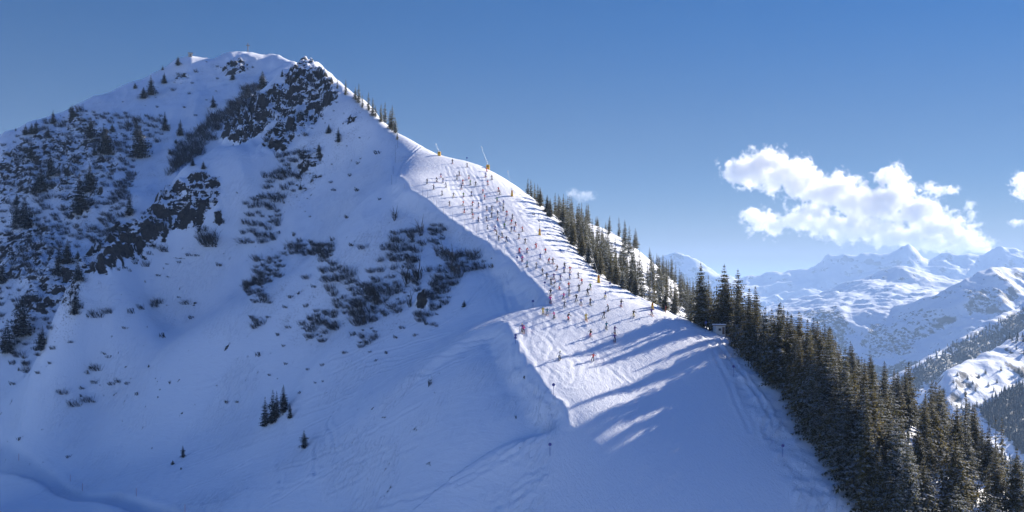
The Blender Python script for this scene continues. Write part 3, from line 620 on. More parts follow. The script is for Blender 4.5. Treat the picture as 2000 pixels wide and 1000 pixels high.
# front row of the lower woods, following the snow edge
FR_=[]
for row,off,sp in ((0,12,4.3),(1,40,4.8),(2,72,5.2)):
    pys=np.arange(640,1120,1.5); pxs=np.interp(pys,EDGE[:,0],EDGE[:,1])+off
    last=None
    for r in rayhit(pxs,pys,ymin=142):
        if np.isnan(r[0]): continue
        if last is None or math.hypot(r[0]-last[0],r[1]-last[1])>sp*rng.uniform(.85,1.35)*(1 if r[1]>236 else .8):
            last=(r[0],r[1]); placed.append(last); wood(r[0]+rng.uniform(-.7,.7),r[1]+rng.uniform(-.7,.7),NEARP,'front' if row==0 else 'lower',(9 if r[1]>236 else 13)+row*2.0,20.5+row*1.5)
for _ in range(5000):
    x=rng.uniform(46,150); y=rng.uniform(158,350)
    if x>80+ (y-158)*.45: continue
    if not spaced(x,y,5.9): continue
    wood(x,y,NEARP if rng.random()<.9 else SPARSE,'lower',13,21)
# upper woods
U=[]
for py in np.arange(395,640,7.0): U.append((float(np.interp(py,EDGE[:,0],EDGE[:,1]))+rng.uniform(5,16),py))
for r in rayhit([p[0] for p in U],[p[1] for p in U]):
    if not np.isnan(r[0]) and spaced(r[0],r[1],4.2): wood(r[0],r[1],NEARP,'upper',9,14,.95)
for _ in range(9000):
    x=rng.uniform(8,110); y=rng.uniform(270,540)
    if not spaced(x,y,5.3): continue
    z=float(sample(np.array([x]),np.array([y]))[0]); px,py=pxy((x,y,z))
    if inpoly(np.array([px]),np.array([py]),[(1165,455),(1215,470),(1300,530),(1340,590),(1310,600),(1225,560),(1180,500)])[0] and rng.random()<.5: continue
    wood(x,y,MIDP,'upper',10,16,.95)
# named skyline trees
for px,pt,y,pr,hh in [(1031,346,412,1,10),(1050,358,404,1,9.5),(1372,510,262,0,21),(1386,535,258,2,18),(1414,513,266,0,20),(1443,523,262,0,20),(1477,556,256,0,20),(1775,703,262,0,22),(1891,762,236,2,20),(1944,815,214,2,17),(1957,812,214,2,17),(1988,870,196,0,16),(1525,586,256,0,20),(1660,663,262,0,21),(1700,690,258,0,20),(1622,634,262,0,20)]:
    x=(px-1000)/F*y; z=float(sample(np.array([x]),np.array([y]))[0]); top=(HZ-pt)/F*y; h=top-z
    h=max(5,min(h,28))
    o=plant([MIDP,NEARP,SPARSE][{0:1,1:0,2:2}[pr]],x,y,h); qx,qy=pxy((x,y,z)); TREES.append(['front' if False else ('upper' if px<1300 else 'lower'),o,qx,qy,h])
# what each tree shows from the view point; past 300 the least visible ones become one wood
def label_trees():
    g=np.zeros((250,500),bool); vis={}
    for t in sorted(TREES,key=lambda t:t[1].location.y):
        o=t[1]; hp=t[4]/o.location.y*F/4; wd=hp*.2; x=t[2]/4; y=t[3]/4; c=0
        for yy in range(max(0,int(y-hp)),min(250,int(y))):
            k=(yy-(y-hp))/max(hp,1); r=max(.5,wd*k)
            a=max(0,int(x-r)); b=min(500,int(x+r)+1)
            if b>a: c+=int((~g[yy,a:b]).sum()); g[yy,a:b]=True
        vis[o.name]=c
    return vis
VIS=label_trees()
ranked=sorted(TREES,key=lambda t:-(VIS[t[1].name]+(1000 if t[0] in('face','bowl','ridge') else 0)))
KEEP=ranked[:268]; REST=[t for t in ranked[268:]]
def merge_meshes(name,items,mats,attr=None):
    """items: (mesh, matrix as 4x4 array, material slot)"""
    VV=[];FF=[];FS=[];MI=[];AT=[];n=0;lo_=0
    for me,M,ms in items:
        k=len(me.vertices); co=np.empty(k*3,np.float32); me.vertices.foreach_get('co',co); co=co.reshape(-1,3)
        co=co@M[:3,:3].T+M[:3,3]; L=np.empty(len(me.loops),np.int32); me.loops.foreach_get('vertex_index',L); ls=np.empty(len(me.polygons),np.int32); me.polygons.foreach_get('loop_start',ls)
        VV.append(co); FF.append(L+n); FS.append(ls+lo_); MI.append(np.full(len(ls),ms,np.int32)); n+=k; lo_+=len(L)
        if attr: 
            a=np.zeros(len(ls),np.float32)
            if attr in me.attributes: me.attributes[attr].data.foreach_get('value',a)
            AT.append(a)
    VV=np.concatenate(VV);FF=np.concatenate(FF);FS=np.concatenate(FS)
    me=bpy.data.meshes.new(name); me.vertices.add(len(VV)); me.vertices.foreach_set('co',VV.astype(np.float32).ravel()); me.loops.add(len(FF)); me.loops.foreach_set('vertex_index',FF); me.polygons.add(len(FS)); me.polygons.foreach_set('loop_start',FS); me.polygons.foreach_set('material_index',np.concatenate(MI)); me.update(calc_edges=True)
    if attr: at=me.attributes.new(attr,'FLOAT','FACE'); at.data.foreach_set('value',np.concatenate(AT))
    for m in mats: me.materials.append(m)
    return me
bpy.context.view_layer.update()
items=[]
for t in REST:
    o=t[1]; M=np.array(o.matrix_world); tm,cm=MIDP[rng.randrange(4)]; items+=[(tm,M,0),(cm,M,1)]
    for c in list(o.children): bpy.data.objects.remove(c)
    bpy.data.objects.remove(o)
if items: link('spruce_wood',merge_meshes('spruce_wood',items,[BARK,NEED_FROST],'frost'),None,kind='stuff',label='spruces standing deep inside the wood behind the front trees')
TREES=KEEP
MARKS=[('the summit hut',371,106),('the summit cross',485,95),('the dark cliff under the rocky top',490,240),('the rocky spur',330,430),('the shrub filled gully',420,260)]
def lab(ts,fmt,group,key):
    ts=sorted(ts,key=key)
    for i,t in enumerate(ts):
        t[1]['label']=fmt(t,i,len(ts)); t[1]['group']=group
def size(t): return 'tall' if t[4]>13.5 else 'small' if t[4]<7.5 else 'medium'
zn={z:[t for t in TREES if t[0]==z] for z in ('face','bowl','ridge','front','lower','upper')}
def near(t):
    b=min(MARKS,key=lambda m:(m[1]-t[2])**2+(m[2]-t[3])**2); 
    return b[0] if (b[1]-t[2])**2+(b[2]-t[3])**2<120**2 else 'the west flank shrubs'
for mk in [m[0] for m in MARKS]+['the west flank shrubs']:
    sub=[t for t in zn['face'] if near(t)==mk]
    lab(sub,lambda t,i,n:'dark shaded spruce beside %s, %s from the left there'%(mk,ordw(i+1)) if n>1 else 'lone dark spruce beside %s'%mk,'dark spruces on the shaded face',lambda t:t[2])
for i,t in enumerate(sorted(zn['bowl'],key=lambda t:t[2])):
    px=t[2]; clump=505<px<580
    nb=[u for u in sorted(zn['bowl'],key=lambda t:t[2]) if (505<u[2]<580)==clump]
    t[1]['label']=('spruce of the dark clump in the snow bowl, %s of five from the left' if clump else 'single dark little spruce on the open snow bowl, %s of eight from the left')%ordw(nb.index(t)+1); t[1]['group']='spruces in the snow bowl'
lab(zn['ridge'],lambda t,i,n:'frosted spruce on the skyline ridge above the ski run, %s counting downhill'%ordw(i+1),'spruces along the ridge',lambda t:t[2])
lab(zn['front'],lambda t,i,n:'snowy olive spruce in the front row beside the lower snow edge, %s counting downhill'%ordw(i+1),'spruces of the front row',lambda t:t[3])
for s_ in ('tall','medium','small'):
    lab([t for t in zn['lower'] if size(t)==s_],lambda t,i,n:'%s spruce inside the lower wood, %s of its size from the left'%(s_,ordw(i+1)),'spruces of the lower wood',lambda t:t[2])
    lab([t for t in zn['upper'] if size(t)==s_],lambda t,i,n:'%s frosted spruce in the upper wood, %s of its size from the left'%(s_,ordw(i+1)),'spruces of the upper wood',lambda t:t[2])
print('trees',len(TREES),'rest',len(REST),{z:sum(t[0]==z for t in TREES) for z in set(t[0] for t in TREES)})
# ------------------------------------------------------------------ leafless alder shrubs
TWIG=plain('bare_twigs',(.017,.017,.021),.9,0,.35,4.0)
def shrub_mesh(name,rs,stems=58,W=1.25,Hh=.8,sub=3,up=.75,thick=.014,mat=None):
    rr=random.Random(rs); V=[];Fc=[]
    def prism(p,q,r0,r1):
        p=np.array(p);q=np.array(q);d=q-p;d=d/(np.linalg.norm(d)+1e-9);a=np.cross(d,[.3,.1,.95]);a/=np.linalg.norm(a)+1e-9;b=np.cross(d,a);s=len(V)
        for c,r in ((p,r0),(q,r1)):
            for k in range(3): t=2.094*k; V.append(tuple(c+r*(math.cos(t)*a+math.sin(t)*b)))
        for k in range(3): Fc.append((s+k,s+(k+1)%3,s+3+(k+1)%3,s+3+k))
    for _ in range(stems):
        a=rr.random()*6.28; r=rr.random()**.5*.55*W; b=np.array([math.cos(a)*r,math.sin(a)*r*.8,-.12])
        dirv=np.array([-.35+rr.gauss(0,.42),-.25+rr.gauss(0,.3),up+rr.uniform(-.15,.3)]); dirv/=np.linalg.norm(dirv); L=Hh*rr.uniform(.6,1.25)
        m=b+dirv*L*.55; e=m+(dirv+np.array([rr.gauss(0,.12),rr.gauss(0,.12),.22]))*L*.5
        prism(b,m,thick,thick*.75); prism(m,e,thick*.75,thick*.3)
        for k in range(sub):
            t=rr.uniform(.25,.95); s0=b+(m-b)*min(1,t*1.6) if t<.6 else m+(e-m)*(t-.6)/.4
            q=s0+(dirv+np.array([rr.gauss(0,.4),rr.gauss(0,.4),rr.gauss(.1,.25)]))*L*.38; prism(s0,q,thick*.6,thick*.28)
    me=bpy.data.meshes.new(name); me.from_pydata(V,[],Fc); me.materials.append(mat or TWIG); return me
TWIG2=plain('pale_twigs',(.035,.037,.046),.9,0,.35,4.0)
SHP=[shrub_mesh('alder_shrub',200+k) for k in range(6)]
GRY=[shrub_mesh('alder_shrub',260+k,stems=24,thick=.016,Hh=1.1,up=1.0,mat=TWIG2) for k in range(4)]
SMP=[shrub_mesh('small_shrub',220+k,stems=15,sub=3,thick=.045,Hh=.6) for k in range(4)]
SAP=[shrub_mesh('bare_sapling',240+k,stems=9,W=.35,Hh=1.0,sub=7,up=1.7,thick=.022) for k in range(2)]
# thickets: polygon in the photo, spacing in metres, size range, where
TH=[([(475,440),(490,400),(530,370),(520,345),(555,330),(545,300),(600,290),(605,305),(590,340),(575,365),(565,380),(550,400),(545,440),(530,455),(540,475),(470,475)],1.9,(2.6,3.8),'in the strip of scrub running down below the cliff'),
([(330,335),(345,290),(400,245),(440,215),(480,180),(500,165),(508,178),(470,215),(430,250),(400,290),(360,325),(335,345)],1.15,(2.4,3.6),'in the long dark gully beside the cliff'),
([(630,520),(645,500),(670,520),(690,550),(720,555),(740,590),(735,620),(700,635),(665,600),(640,560)],1.7,(2.2,3.4),'in the large thicket low on the middle of the face'),
([(740,490),(760,465),(800,450),(830,470),(820,505),(775,520)],1.7,(1.8,2.8),'in the upper thicket left of the ski run'),
([(855,540),(875,495),(935,495),(942,515),(900,540),(880,570),(850,575)],1.75,(2.0,3.2),'in the densest thicket nearest the ski run'),
([(838,438),(870,435),(868,478),(845,478)],1.4,(1.6,2.4),'in the small thicket just left of the run'),
([(480,560),(490,540),(520,505),(555,510),(550,535),(520,560),(525,595),(488,595)],1.9,(1.8,2.8),'in the loose thicket in the middle of the face'),
([(550,485),(600,472),(650,485),(640,500),(560,500)],2.0,(2.2,3.0),'in the flat thicket above the big one'),
([(590,625),(640,600),(665,640),(625,668),(590,652)],1.5,(1.8,2.8),'in the thicket at the foot of the face'),
([(725,520),(800,500),(830,560),(800,600),(760,620),(725,600)],2.1,(1.6,3.0),'in the broken thicket below the upper one'),
([(828,572),(890,550),(872,590),(835,606)],1.4,(1.6,2.4),'in the thicket above the smooth shoulder'),
([(815,612),(855,602),(858,628),(828,642)],1.5,(1.4,2.4),'in the lowest thicket left of the run'),
([(700,650),(738,625),(738,690),(705,690)],2.2,(1.2,2.2),'in the sparse thicket at the foot of the face'),
([(170,465),(205,420),(230,360),(262,320),(255,380),(235,430),(200,480)],2.1,(2.4,3.6),'in the gully behind the rocky spur'),
([(0,300),(60,250),(160,215),(330,235),(320,270),(250,330),(230,350),(170,430),(150,470),(120,530),(60,600),(0,600)],3.0,(1.8,3.6),'on the west flank among the dark spruces'),
([(60,590),(200,580),(215,620),(180,650),(120,690),(50,720),(0,680),(0,620)],3.0,(1.6,3.0),'at the foot of the west flank'),
([(385,440),(440,360),(470,380),(455,440),(420,485),(380,480)],4.2,(1.4,2.8),'on the snow beside the rocky spur'),
([(600,300),(640,270),(700,260),(720,300),(640,380),(600,430),(575,410)],4.6,(.7,1.5),'as low tufts on the slope right of the cliff'),
([(250,490),(340,470),(350,520),(250,540),(230,560),(210,540)],4.2,(1.0,2.0),'on the snow under the rocky spur'),
([(570,130),(640,150),(660,210),(600,270),(540,290),(510,260),(520,190)],3.6,(1.2,2.4),'on the cliff below the rocky top'),
([(200,470),(300,400),(420,340),(425,400),(340,450),(220,530)],4.2,(1.2,2.4),'on the rocky spur itself'),
([(300,150),(440,120),(500,130),(470,180),(380,230),(300,210),(180,220)],8.5,(1.0,2.4),'high on the face under the summit'),
([(1050,400),(1140,500),(1260,585),(1240,590),(1120,510),(1040,420)],3.6,(.5,1.0),'as dry tufts on the sunny bank beside the run')]
SC=[(147,795,20),(170,785,22),(185,786,8),(125,770,16),(162,756,12),(185,752,12),(218,750,14),(233,748,12),(250,750,12),(268,770,10),(158,778,8),(188,720,18),(170,728,12),(445,785,10),(410,475,34),(415,470,26),(510,635,20),(490,560,16),(500,625,14),(630,715,10),(603,722,10),(505,695,14),(528,733,8),(585,768,10),(617,747,6),(632,745,6),(560,712,10),(40,860,12),(135,893,10),(28,750,14),(25,710,14),(57,725,20),(77,727,12),(55,712,18),(100,713,9),(545,455,10),(410,478,30),(505,510,20),(575,460,12),(650,470,14),(690,480,14),(630,510,14),(700,320,10),(738,300,14),(700,372,12),(680,425,12),(655,372,8),(742,390,8),(710,485,16),(960,522,14),(945,512,10),(430,520,12),(370,500,12),(330,540,8),(265,515,14),(285,520,16),(320,490,18),(300,600,22),(310,590,18),(275,605,16),(255,610,14),(245,640,10),(350,515,8),(385,500,10),(350,580,7),(365,592,16),(375,622,12),(318,658,14),(205,695,10),(212,700,10),(180,715,10),(310,540,9),(290,495,10),(245,525,8),(465,785,8),(650,640,16),(700,600,20),(675,690,12),(720,670,16),(755,690,10),(735,705,8),(690,655,14),(705,670,10),(598,600,12),(570,580,14),(560,600,12),(585,575,10),(600,545,16),(615,560,12),(565,640,14),(545,655,10),(555,675,10),(495,620,14),(500,640,16),(525,620,10),(840,530,16),(770,470,18),(865,590,12),(812,655,12),(786,640,12),(775,660,10)]
SH=[] # (area score, proto, x,y,size,where)
for poly,sp,(a,b),where in TH:
    xsP=[p[0] for p in poly]; ysP=[p[1] for p in poly]
    w0=(max(xsP)-min(xsP)); h0=(max(ysP)-min(ysP)); npx=int(w0*h0/ (sp*3.6)**2*2.2*2.4)+8
    cand=[(rng.uniform(min(xsP),max(xsP)),rng.uniform(min(ysP),max(ysP))) for _ in range(npx*3)]
    sp*=1.3; P_=np.array(cand); P_=P_[inpoly(P_[:,0]+pnoise(P_[:,0]/14,P_[:,1]/14)*12,P_[:,1]+pnoise(P_[:,0]/14+7,P_[:,1]/14)*12,poly)]; P_=P_[(fbm(P_[:,0]/26,P_[:,1]/22,3)+nr.random(len(P_))*.35)>-.02]
    if not len(P_): continue
    r=rayhit(P_[:,0],P_[:,1],ymin=230); got=[]
    for q,pp in zip(r,P_):
        if np.isnan(q[0]): continue
        if all((q[0]-g[0])**2+((q[1]-g[1])*.8)**2>sp*sp for g in got):
            got.append((q[0],q[1])); s=rng.uniform(a*.75,b)*(.75+.5*rng.random()); s*=.8+.55*rng.random()**2; SH.append([s/q[1]*F,GRY if 'long dark gully' in where else SHP if s>1.5 else SMP,q[0],q[1],s,where])
for px,py,w_ in SC:
    q=rayhit([px],[py])[0]
    if not np.isnan(q[0]): s=w_/F*q[1]*.85; SH.append([w_+4,SHP if w_>14 else SMP,q[0],q[1],s,'standing apart on the open snow'])
for px,py,hp in [(818,545,48),(795,555,40),(770,430,28),(822,460,34),(805,470,26),(855,500,24),(838,755,20),(332,750,10),(800,600,26),(1008,818,8),(830,630,16)]:
    q=rayhit([px],[py])[0]
    if not np.isnan(q[0]): SH.append([60,SAP,q[0],q[1],hp/F*q[1]*.75,'sapling'])
SH.sort(key=lambda t:-t[0]); items=[]; nshr=0
for i,(sc0,pr,x,y,s,where) in enumerate(SH):
    z=float(sample(np.array([x]),np.array([y]))[0]); me=pr[rng.randrange(len(pr))]; rz=rng.gauss(0,.5); sz=s*rng.uniform(.75,1.15)
    if i<285:
        o=bpy.data.objects.new('bare_sapling' if where=='sapling' else 'alder_shrub',me); COL.objects.link(o); o.location=(x,y,z); o.scale=(s,s,sz); o.rotation_euler=(0,0,rz)
        o['category']='sapling' if where=='sapling' else 'shrub'
        if where=='sapling': o['label']='thin bare upright sapling rising out of the snowy scrub'; o['group']='bare saplings'
        elif where.startswith('standing'): o['label']=('broad' if s>3 else 'low' if s>1.6 else 'tiny')+' dark leafless shrub standing apart on the open snow'; o['group']=o['label'].split(' ')[0]+' lone shrubs'
        else: o['label']='dark leafless alder shrub '+where.replace('as low tufts','low'); o['group']='alder shrubs '+where
        nshr+=1
    else:
        M=np.eye(4); c,s_=math.cos(rz),math.sin(rz); M[:3,:3]=np.array([[c,-s_,0],[s_,c,0],[0,0,1]])@np.diag([s,s,sz]); M[:3,3]=(x,y,z); items.append((me,M,0))
link('shrub_scrub',merge_meshes('shrub_scrub',items,[TWIG]),None,kind='stuff',label='small leafless scrub scattered over the snowy face')
print('shrubs',nshr,'rest',len(items))

ct=cone_tree(); it2=[]
for x,y,z,h in WOODFAR:
    M=np.diag([h*1.1,h*1.1,h,1.0]); M[:3,3]=(x,y,z-1); it2.append((ct,M,0))
link('far_wood',merge_meshes('far_wood',it2,[NEED_DARK]),None,kind='stuff',label='dark woods covering the slopes across the valley')
# ------------------------------------------------------------------ skiers
def skin_mesh(name,verts,edges,radii,root=0,sub=1):
    me=bpy.data.meshes.new(name+'_cage'); me.from_pydata(verts,edges,[]); o=bpy.data.objects.new(name+'_cage',me); COL.objects.link(o)
    md=o.modifiers.new('skin','SKIN'); 
    for i,r in enumerate(radii):
        sv=me.skin_vertices[0].data[i]; sv.radius=(r,r) if not isinstance(r,tuple) else r; sv.use_root=(i==root)
    ms=o.modifiers.new('sub','SUBSURF'); ms.levels=sub
    dg=bpy.context.evaluated_depsgraph_get(); ev=o.evaluated_get(dg); out=bpy.data.meshes.new_from_object(ev); out.name=name
    bpy.data.objects.remove(o); bpy.data.meshes.remove(me)
    out.polygons.foreach_set('use_smooth',[True]*len(out.polygons)); return out
def pose(crouch=.0,lean=0.0,arm=(.35,.35),fwd=.25,knee=.12,spread=.13,turn=0.0):
    """joint positions, facing -Y, feet on z=0"""
    hip=np.array([lean*.35,.05+crouch*.16,.90-crouch*.24]); J={'hip':hip}
    J['waist']=hip+[lean*.05,-.02-fwd*.10,.14]; J['chest']=J['waist']+[lean*.10,-fwd*.30,.28]; J['neck']=J['chest']+[lean*.05,-fwd*.12,.16]; J['head']=J['neck']+[0,-.03,.12]; J['crown']=J['head']+[0,0,.11]
    for s,k in ((-1,'l'),(1,'r')):
        J['hipj'+k]=hip+[s*.09,0,-.04]; J['ankle'+k]=np.array([s*spread-lean*.12,0.0,.12]); J['toe'+k]=J['ankle'+k]+[0,-.17,-.05]
        mid=(J['hipj'+k]+J['ankle'+k])/2; J['knee'+k]=mid+[s*.02+lean*.03,-knee-crouch*.22,0.02]
        a=arm[0 if s<0 else 1]; J['sh'+k]=J['chest']+[s*.18,0,.08]; J['elb'+k]=J['sh'+k]+[s*(.10+a*.18),-.05-.10*(1-a),-.25+a*.08]; J['wri'+k]=J['elb'+k]+[s*(.02+a*.14),-.22,-.03+.02*a]; J['palm'+k]=J['wri'+k]+[0,-.07,-.01]
    return J
POSES=[pose(.1,0,(.3,.3),.25),pose(.5,.42,(.6,.2),.5),pose(.5,-.42,(.2,.6),.5),pose(.25,.12,(.75,.75),.35,spread=.2),pose(.02,0,(.15,.4),.1,knee=.05),pose(.8,.15,(.45,.45),.85)]
def figure(pi,J):
    """body with head and five-fingered hands; clothes over it"""
    g=lambda *k:[tuple(J[q]) for q in k]
    V=[];E=[];Rr=[]
    def chain(pts,rad,start=None):
        last=start
        for p,r in zip(pts,rad):
            V.append(tuple(p)); Rr.append(r); i=len(V)-1
            if last is not None: E.append((last,i))
            last=i
        return last
    h=chain(g('hip'),[.13]); w_=chain(g('waist','chest','neck'),[.115,.13,.055],h); chest=w_-1
    chain([J['head'],J['head']+np.array([0,0,.05]),J['crown']],[.085,.095,.06],w_)
    chain([J['head']+np.array([0,-.095,-.005])],[.018],w_+1) # nose
    for k,s in (('l',-1),('r',1)):
        chain(g('hipj'+k,'knee'+k,'ankle'+k,'toe'+k),[.085,.058,.045,.04],h)
        a=chain(g('sh'+k,'elb'+k,'wri'+k,'palm'+k),[.055,.042,.028,.034],chest)
        p=J['palm'+k]
        for q in range(4): chain([p+np.array([s*(-.03+.02*q),-.045,-.005]),p+np.array([s*(-.03+.02*q),-.075+abs(q-1.3)*.006,-.03]),p+np.array([s*(-.028+.018*q),-.055,-.052])],[.009,.0085,.008],a)
        chain([p+np.array([-s*.04,-.005,.0]),p+np.array([-s*.045,-.04,-.02])],[.010,.009],a)
    body=skin_mesh('skier_body',V,E,Rr)
    # jacket
    V=[];E=[];Rr=[]; h=chain([J['hip']+np.array([0,0,-.03]),J['waist'],J['chest'],J['chest']*.4+J['neck']*.6],[.165,.155,.175,.085]); ch=h-1
    for k in 'lr': chain(g('sh'+k,'elb'+k,'wri'+k),[.080,.066,.048],ch)
    jk=skin_mesh('jacket',V,E,Rr,root=1)
    V=[];E=[];Rr=[]; h=chain([J['hip']+np.array([0,0,.04]),J['hip']],[.145,.15])
    for k in 'lr': chain(g('hipj'+k,'knee'+k,'ankle'+k),[.112,.086,.078],h)
    tr=skin_mesh('trousers',V,E,Rr,root=1)
    # helmet
    bm=bmesh.new(); bmesh.ops.create_uvsphere(bm,u_segments=12,v_segments=8,radius=.135,matrix=Matrix.Translation(Vector(J['head']+np.array([0,.01,.055])))@Matrix.Diagonal((.92,1.08,1.0,1)))
    bmesh.ops.delete(bm,geom=[v for v in bm.verts if v.co.z<J['head'][2]+.005 and v.co.y<J['head'][1]+.03],context='VERTS')
    hl=bpy.data.meshes.new('helmet'); bm.to_mesh(hl); bm.free()
    V=[];Fc=[]
    c=J['head']+np.array([0,-.085,.035]); 
    for i in range(7):
        a=-1.1+2.2*i/6
        for z in (-.035,.035): V.append((c[0]+.105*math.sin(a),c[1]+.10-.128*math.cos(a),c[2]+z))
    for i in range(6): Fc.append((2*i,2*i+2,2*i+3,2*i+1))
    gg=bpy.data.meshes.new('goggles'); gg.from_pydata(V,[],Fc)
    bo=[]
    for k in 'lr':
        V=[];E=[];Rr=[]; chain([J['ankle'+k]+np.array([0,.02,.16]),J['ankle'+k],J['toe'+k]+np.array([0,0,-.02])],[.075,.07,.055]); bo.append(skin_mesh('ski_boot',V,E,Rr,sub=0))
    sk=[]
    for s,k in ((-1,'l'),(1,'r')):
        V=[];Fc=[]; x0=J['ankle'+k][0]; n=9; wdg=.12*s*(1 if pi==3 else 0)
        for i in range(n):
            t=i/(n-1); y=.72-1.6*t; ww=.045+.012*abs(2*t-1); z=.02+.14*max(0,(t-.88)/.12)**1.5
            xx=x0-wdg*(t-.5)*2
            for a,b in ((-ww,0),(ww,0),(ww,.022),(-ww,.022)): V.append((xx+a*(1 if t<.97 else .5),y,z+b))
        for i in range(n-1):
            for q in range(4): Fc.append((4*i+q,4*i+(q+1)%4,4*i+4+(q+1)%4,4*i+4+q))
        Fc+= [(3,2,1,0),(4*n-4,4*n-3,4*n-2,4*n-1)]
        m_=bpy.data.meshes.new('ski'); m_.from_pydata(V,[],Fc); sk.append(m_)
    po=[]
    for s,k in ((-1,'l'),(1,'r')):
        V=[];Fc=[]; p=J['palm'+k]+np.array([0,-.03,.03]); q=np.array([p[0]+s*.10,p[1]+(.75 if pi in(1,2,5) else .28),max(.03,p[2]-.95)])
        tube(V,Fc,p,q,.014,.009,5); tube(V,Fc,q+(p-q)*.07,q+(p-q)*.085,.045,.045,8); m_=bpy.data.meshes.new('ski_pole'); m_.from_pydata(V,[],Fc); po.append(m_)
    return body,jk,tr,hl,gg,bo,sk,po
import bmesh
FIG=[figure(i,J) for i,J in enumerate(POSES)]
COLS={'red':(.72,.015,.015),'orange red':(.75,.07,.02),'navy':(.012,.022,.09),'blue':(.02,.10,.42),'black':(.012,.012,.014),'grey':(.16,.17,.19),'pale grey':(.42,.44,.48),'white':(.75,.76,.78),'brown':(.10,.055,.03),'pink':(.72,.05,.30),'purple':(.10,.03,.22),'yellow':(.75,.50,.02),'green':(.10,.28,.03),'teal':(.02,.22,.30)}
CM={k:plain('cloth_'+k.replace(' ','_'),v,.75,0,.2,9.0) for k,v in COLS.items()}
SKINM=plain('skin',(.52,.33,.24),.6); SKIM=[plain('ski_red',(.45,.03,.02),.3),plain('ski_dark',(.03,.03,.04),.3),plain('ski_light',(.5,.5,.52),.3)]; POLEM=plain('pole_metal',(.25,.25,.26),.35,.8); GOGM=plain('goggle_lens',(.02,.02,.03),.1); BOOTM=plain('boot_plastic',(.05,.05,.055),.35)
for f in FIG:
    f[0].materials.append(SKINM); f[4].materials.append(GOGM); [m.materials.append(BOOTM) for m in f[5]]; [m.materials.append(POLEM) for m in f[7]]
    for k in (1,2,3): f[k].materials.append(CM['black'])
    [m.materials.append(SKIM[0]) for m in f[6]]
def A3(x,y): return (750+x/4.763,270+y/4.763)
def A4(x,y): return (950+x/4.763,440+y/4.763)
def A5(x,y): return (980+x/4.167,580+y/4.167)
SKI=[(*A3(x,y),j,t,p) for x,y,j,t,p in [(637,235,'black','brown',0),(773,270,'grey','brown',4),(957,315,'orange red','red',4),(700,352,'navy','black',0),(680,388,'grey','grey',0),(790,382,'black','red',0),(945,360,'blue','navy',2),(1005,388,'brown','black',4),(530,372,'purple','red',0),(495,408,'black','black',1),(548,415,'navy','blue',0),(400,428,'black','black',4),(733,430,'red','black',4),(804,435,'green','grey',4),(852,445,'black','black',0),(967,438,'red','grey',0),(460,480,'navy','navy',2),(580,460,'pale grey','grey',1),(720,478,'navy','navy',3),(541,530,'grey','grey',4),(645,552,'grey','yellow',3),(737,548,'green','navy',2),(815,540,'navy','blue',4),(920,520,'red','navy',0),(1062,495,'red','black',2),(1080,530,'black','grey',1),(937,572,'red','grey',0),(1052,592,'green','black',3),(1112,620,'blue','navy',4),(1080,640,'blue','blue',0),(613,628,'black','black',1),(735,625,'red','grey',3),(820,628,'red','black',2),(882,640,'grey','blue',4),(745,698,'grey','red',2),(820,698,'black','grey',0),(957,675,'brown','grey',0),(1005,675,'grey','brown',3),(1106,680,'black','black',2),(829,742,'orange red','grey',0),(1000,740,'navy','navy',4),(1056,725,'navy','black',0),(1143,720,'red','navy',4),(1195,752,'navy','black',0),(875,780,'navy','navy',2),(957,775,'black','brown',1),(1055,772,'black','red',2),(1133,780,'blue','grey',0),(1183,800,'red','black',3),(1228,818,'black','orange red',1),(960,848,'pale grey','grey',2),(1030,858,'purple','blue',2),(1119,838,'green','black',0),(1183,872,'navy','navy',4),(1214,866,'blue','blue',4),(1289,870,'orange red','black',0),(1050,900,'brown','brown',1),(1101,925,'grey','grey',0),(1065,948,'brown','black',2),(1140,963,'navy','navy',3),(1255,937,'black','grey',0),(1315,980,'black','brown',3)]]
SKI+=[(*A4(x,y),j,t,p) for x,y,j,t,p in [(465,215,'red','red',1),(303,258,'red','red',2),(375,255,'red','grey',2),(553,262,'red','navy',1),(330,332,'pink','black',2),(500,315,'blue','blue',0),(577,355,'red','black',3),(620,358,'brown','grey',3),(377,388,'teal','grey',4),(464,403,'grey','grey',0),(653,418,'brown','black',5),(732,402,'black','black',1),(722,442,'blue','navy',4),(779,438,'red','black',3),(523,458,'brown','grey',0),(560,500,'brown','black',0),(625,503,'purple','black',3),(685,512,'purple','grey',2),(770,498,'blue','grey',2),(858,492,'grey','grey',1),(603,555,'grey','black',4),(630,575,'grey','white',2),(675,600,'white','red',2),(770,582,'orange red','black',1),(890,550,'red','grey',1),(970,598,'green','black',1),(865,612,'black','black',1),(943,655,'black','brown',3),(597,655,'black','grey',4),(770,655,'grey','grey',0),(717,692,'pink','black',3),(597,728,'pink','black',0),(838,708,'black','grey',3),(723,762,'grey','grey',2),(880,745,'blue','black',3),(966,745,'black','black',4),(1103,678,'blue','yellow',3),(1252,757,'black','purple',0),(1135,800,'grey','black',1),(527,830,'yellow','yellow',0),(566,838,'teal','grey',3),(630,870,'pink','black',0),(758,885,'black','red',2),(928,885,'yellow','yellow',0),(1088,868,'black','grey',3),(1365,855,'black','yellow',2),(1537,840,'purple','black',3),(1115,965,'teal','black',0)]]
SKI+=[(*A5(x,y),j,t,p) for x,y,j,t,p in [(166,284,'purple','black',4),(178,292,'pink','black',0),(920,305,'purple','grey',4),(718,325,'black','red',2),(918,368,'purple','black',0),(467,512,'white','black',2),(738,522,'red','black',3)]]
HEL=['black','white','red','grey','blue','yellow','navy','green']
fy=[];fx=[]
rr_=rayhit([s[0] for s in SKI],[s[1] for s in SKI]); tmp=[]
for s,q in zip(SKI,rr_):
    if np.isnan(q[0]): print('skier lost',s); continue
    tmp.append((s,q))
comb={}
for s,q in tmp: comb.setdefault((s[2],s[3]),[]).append(s)
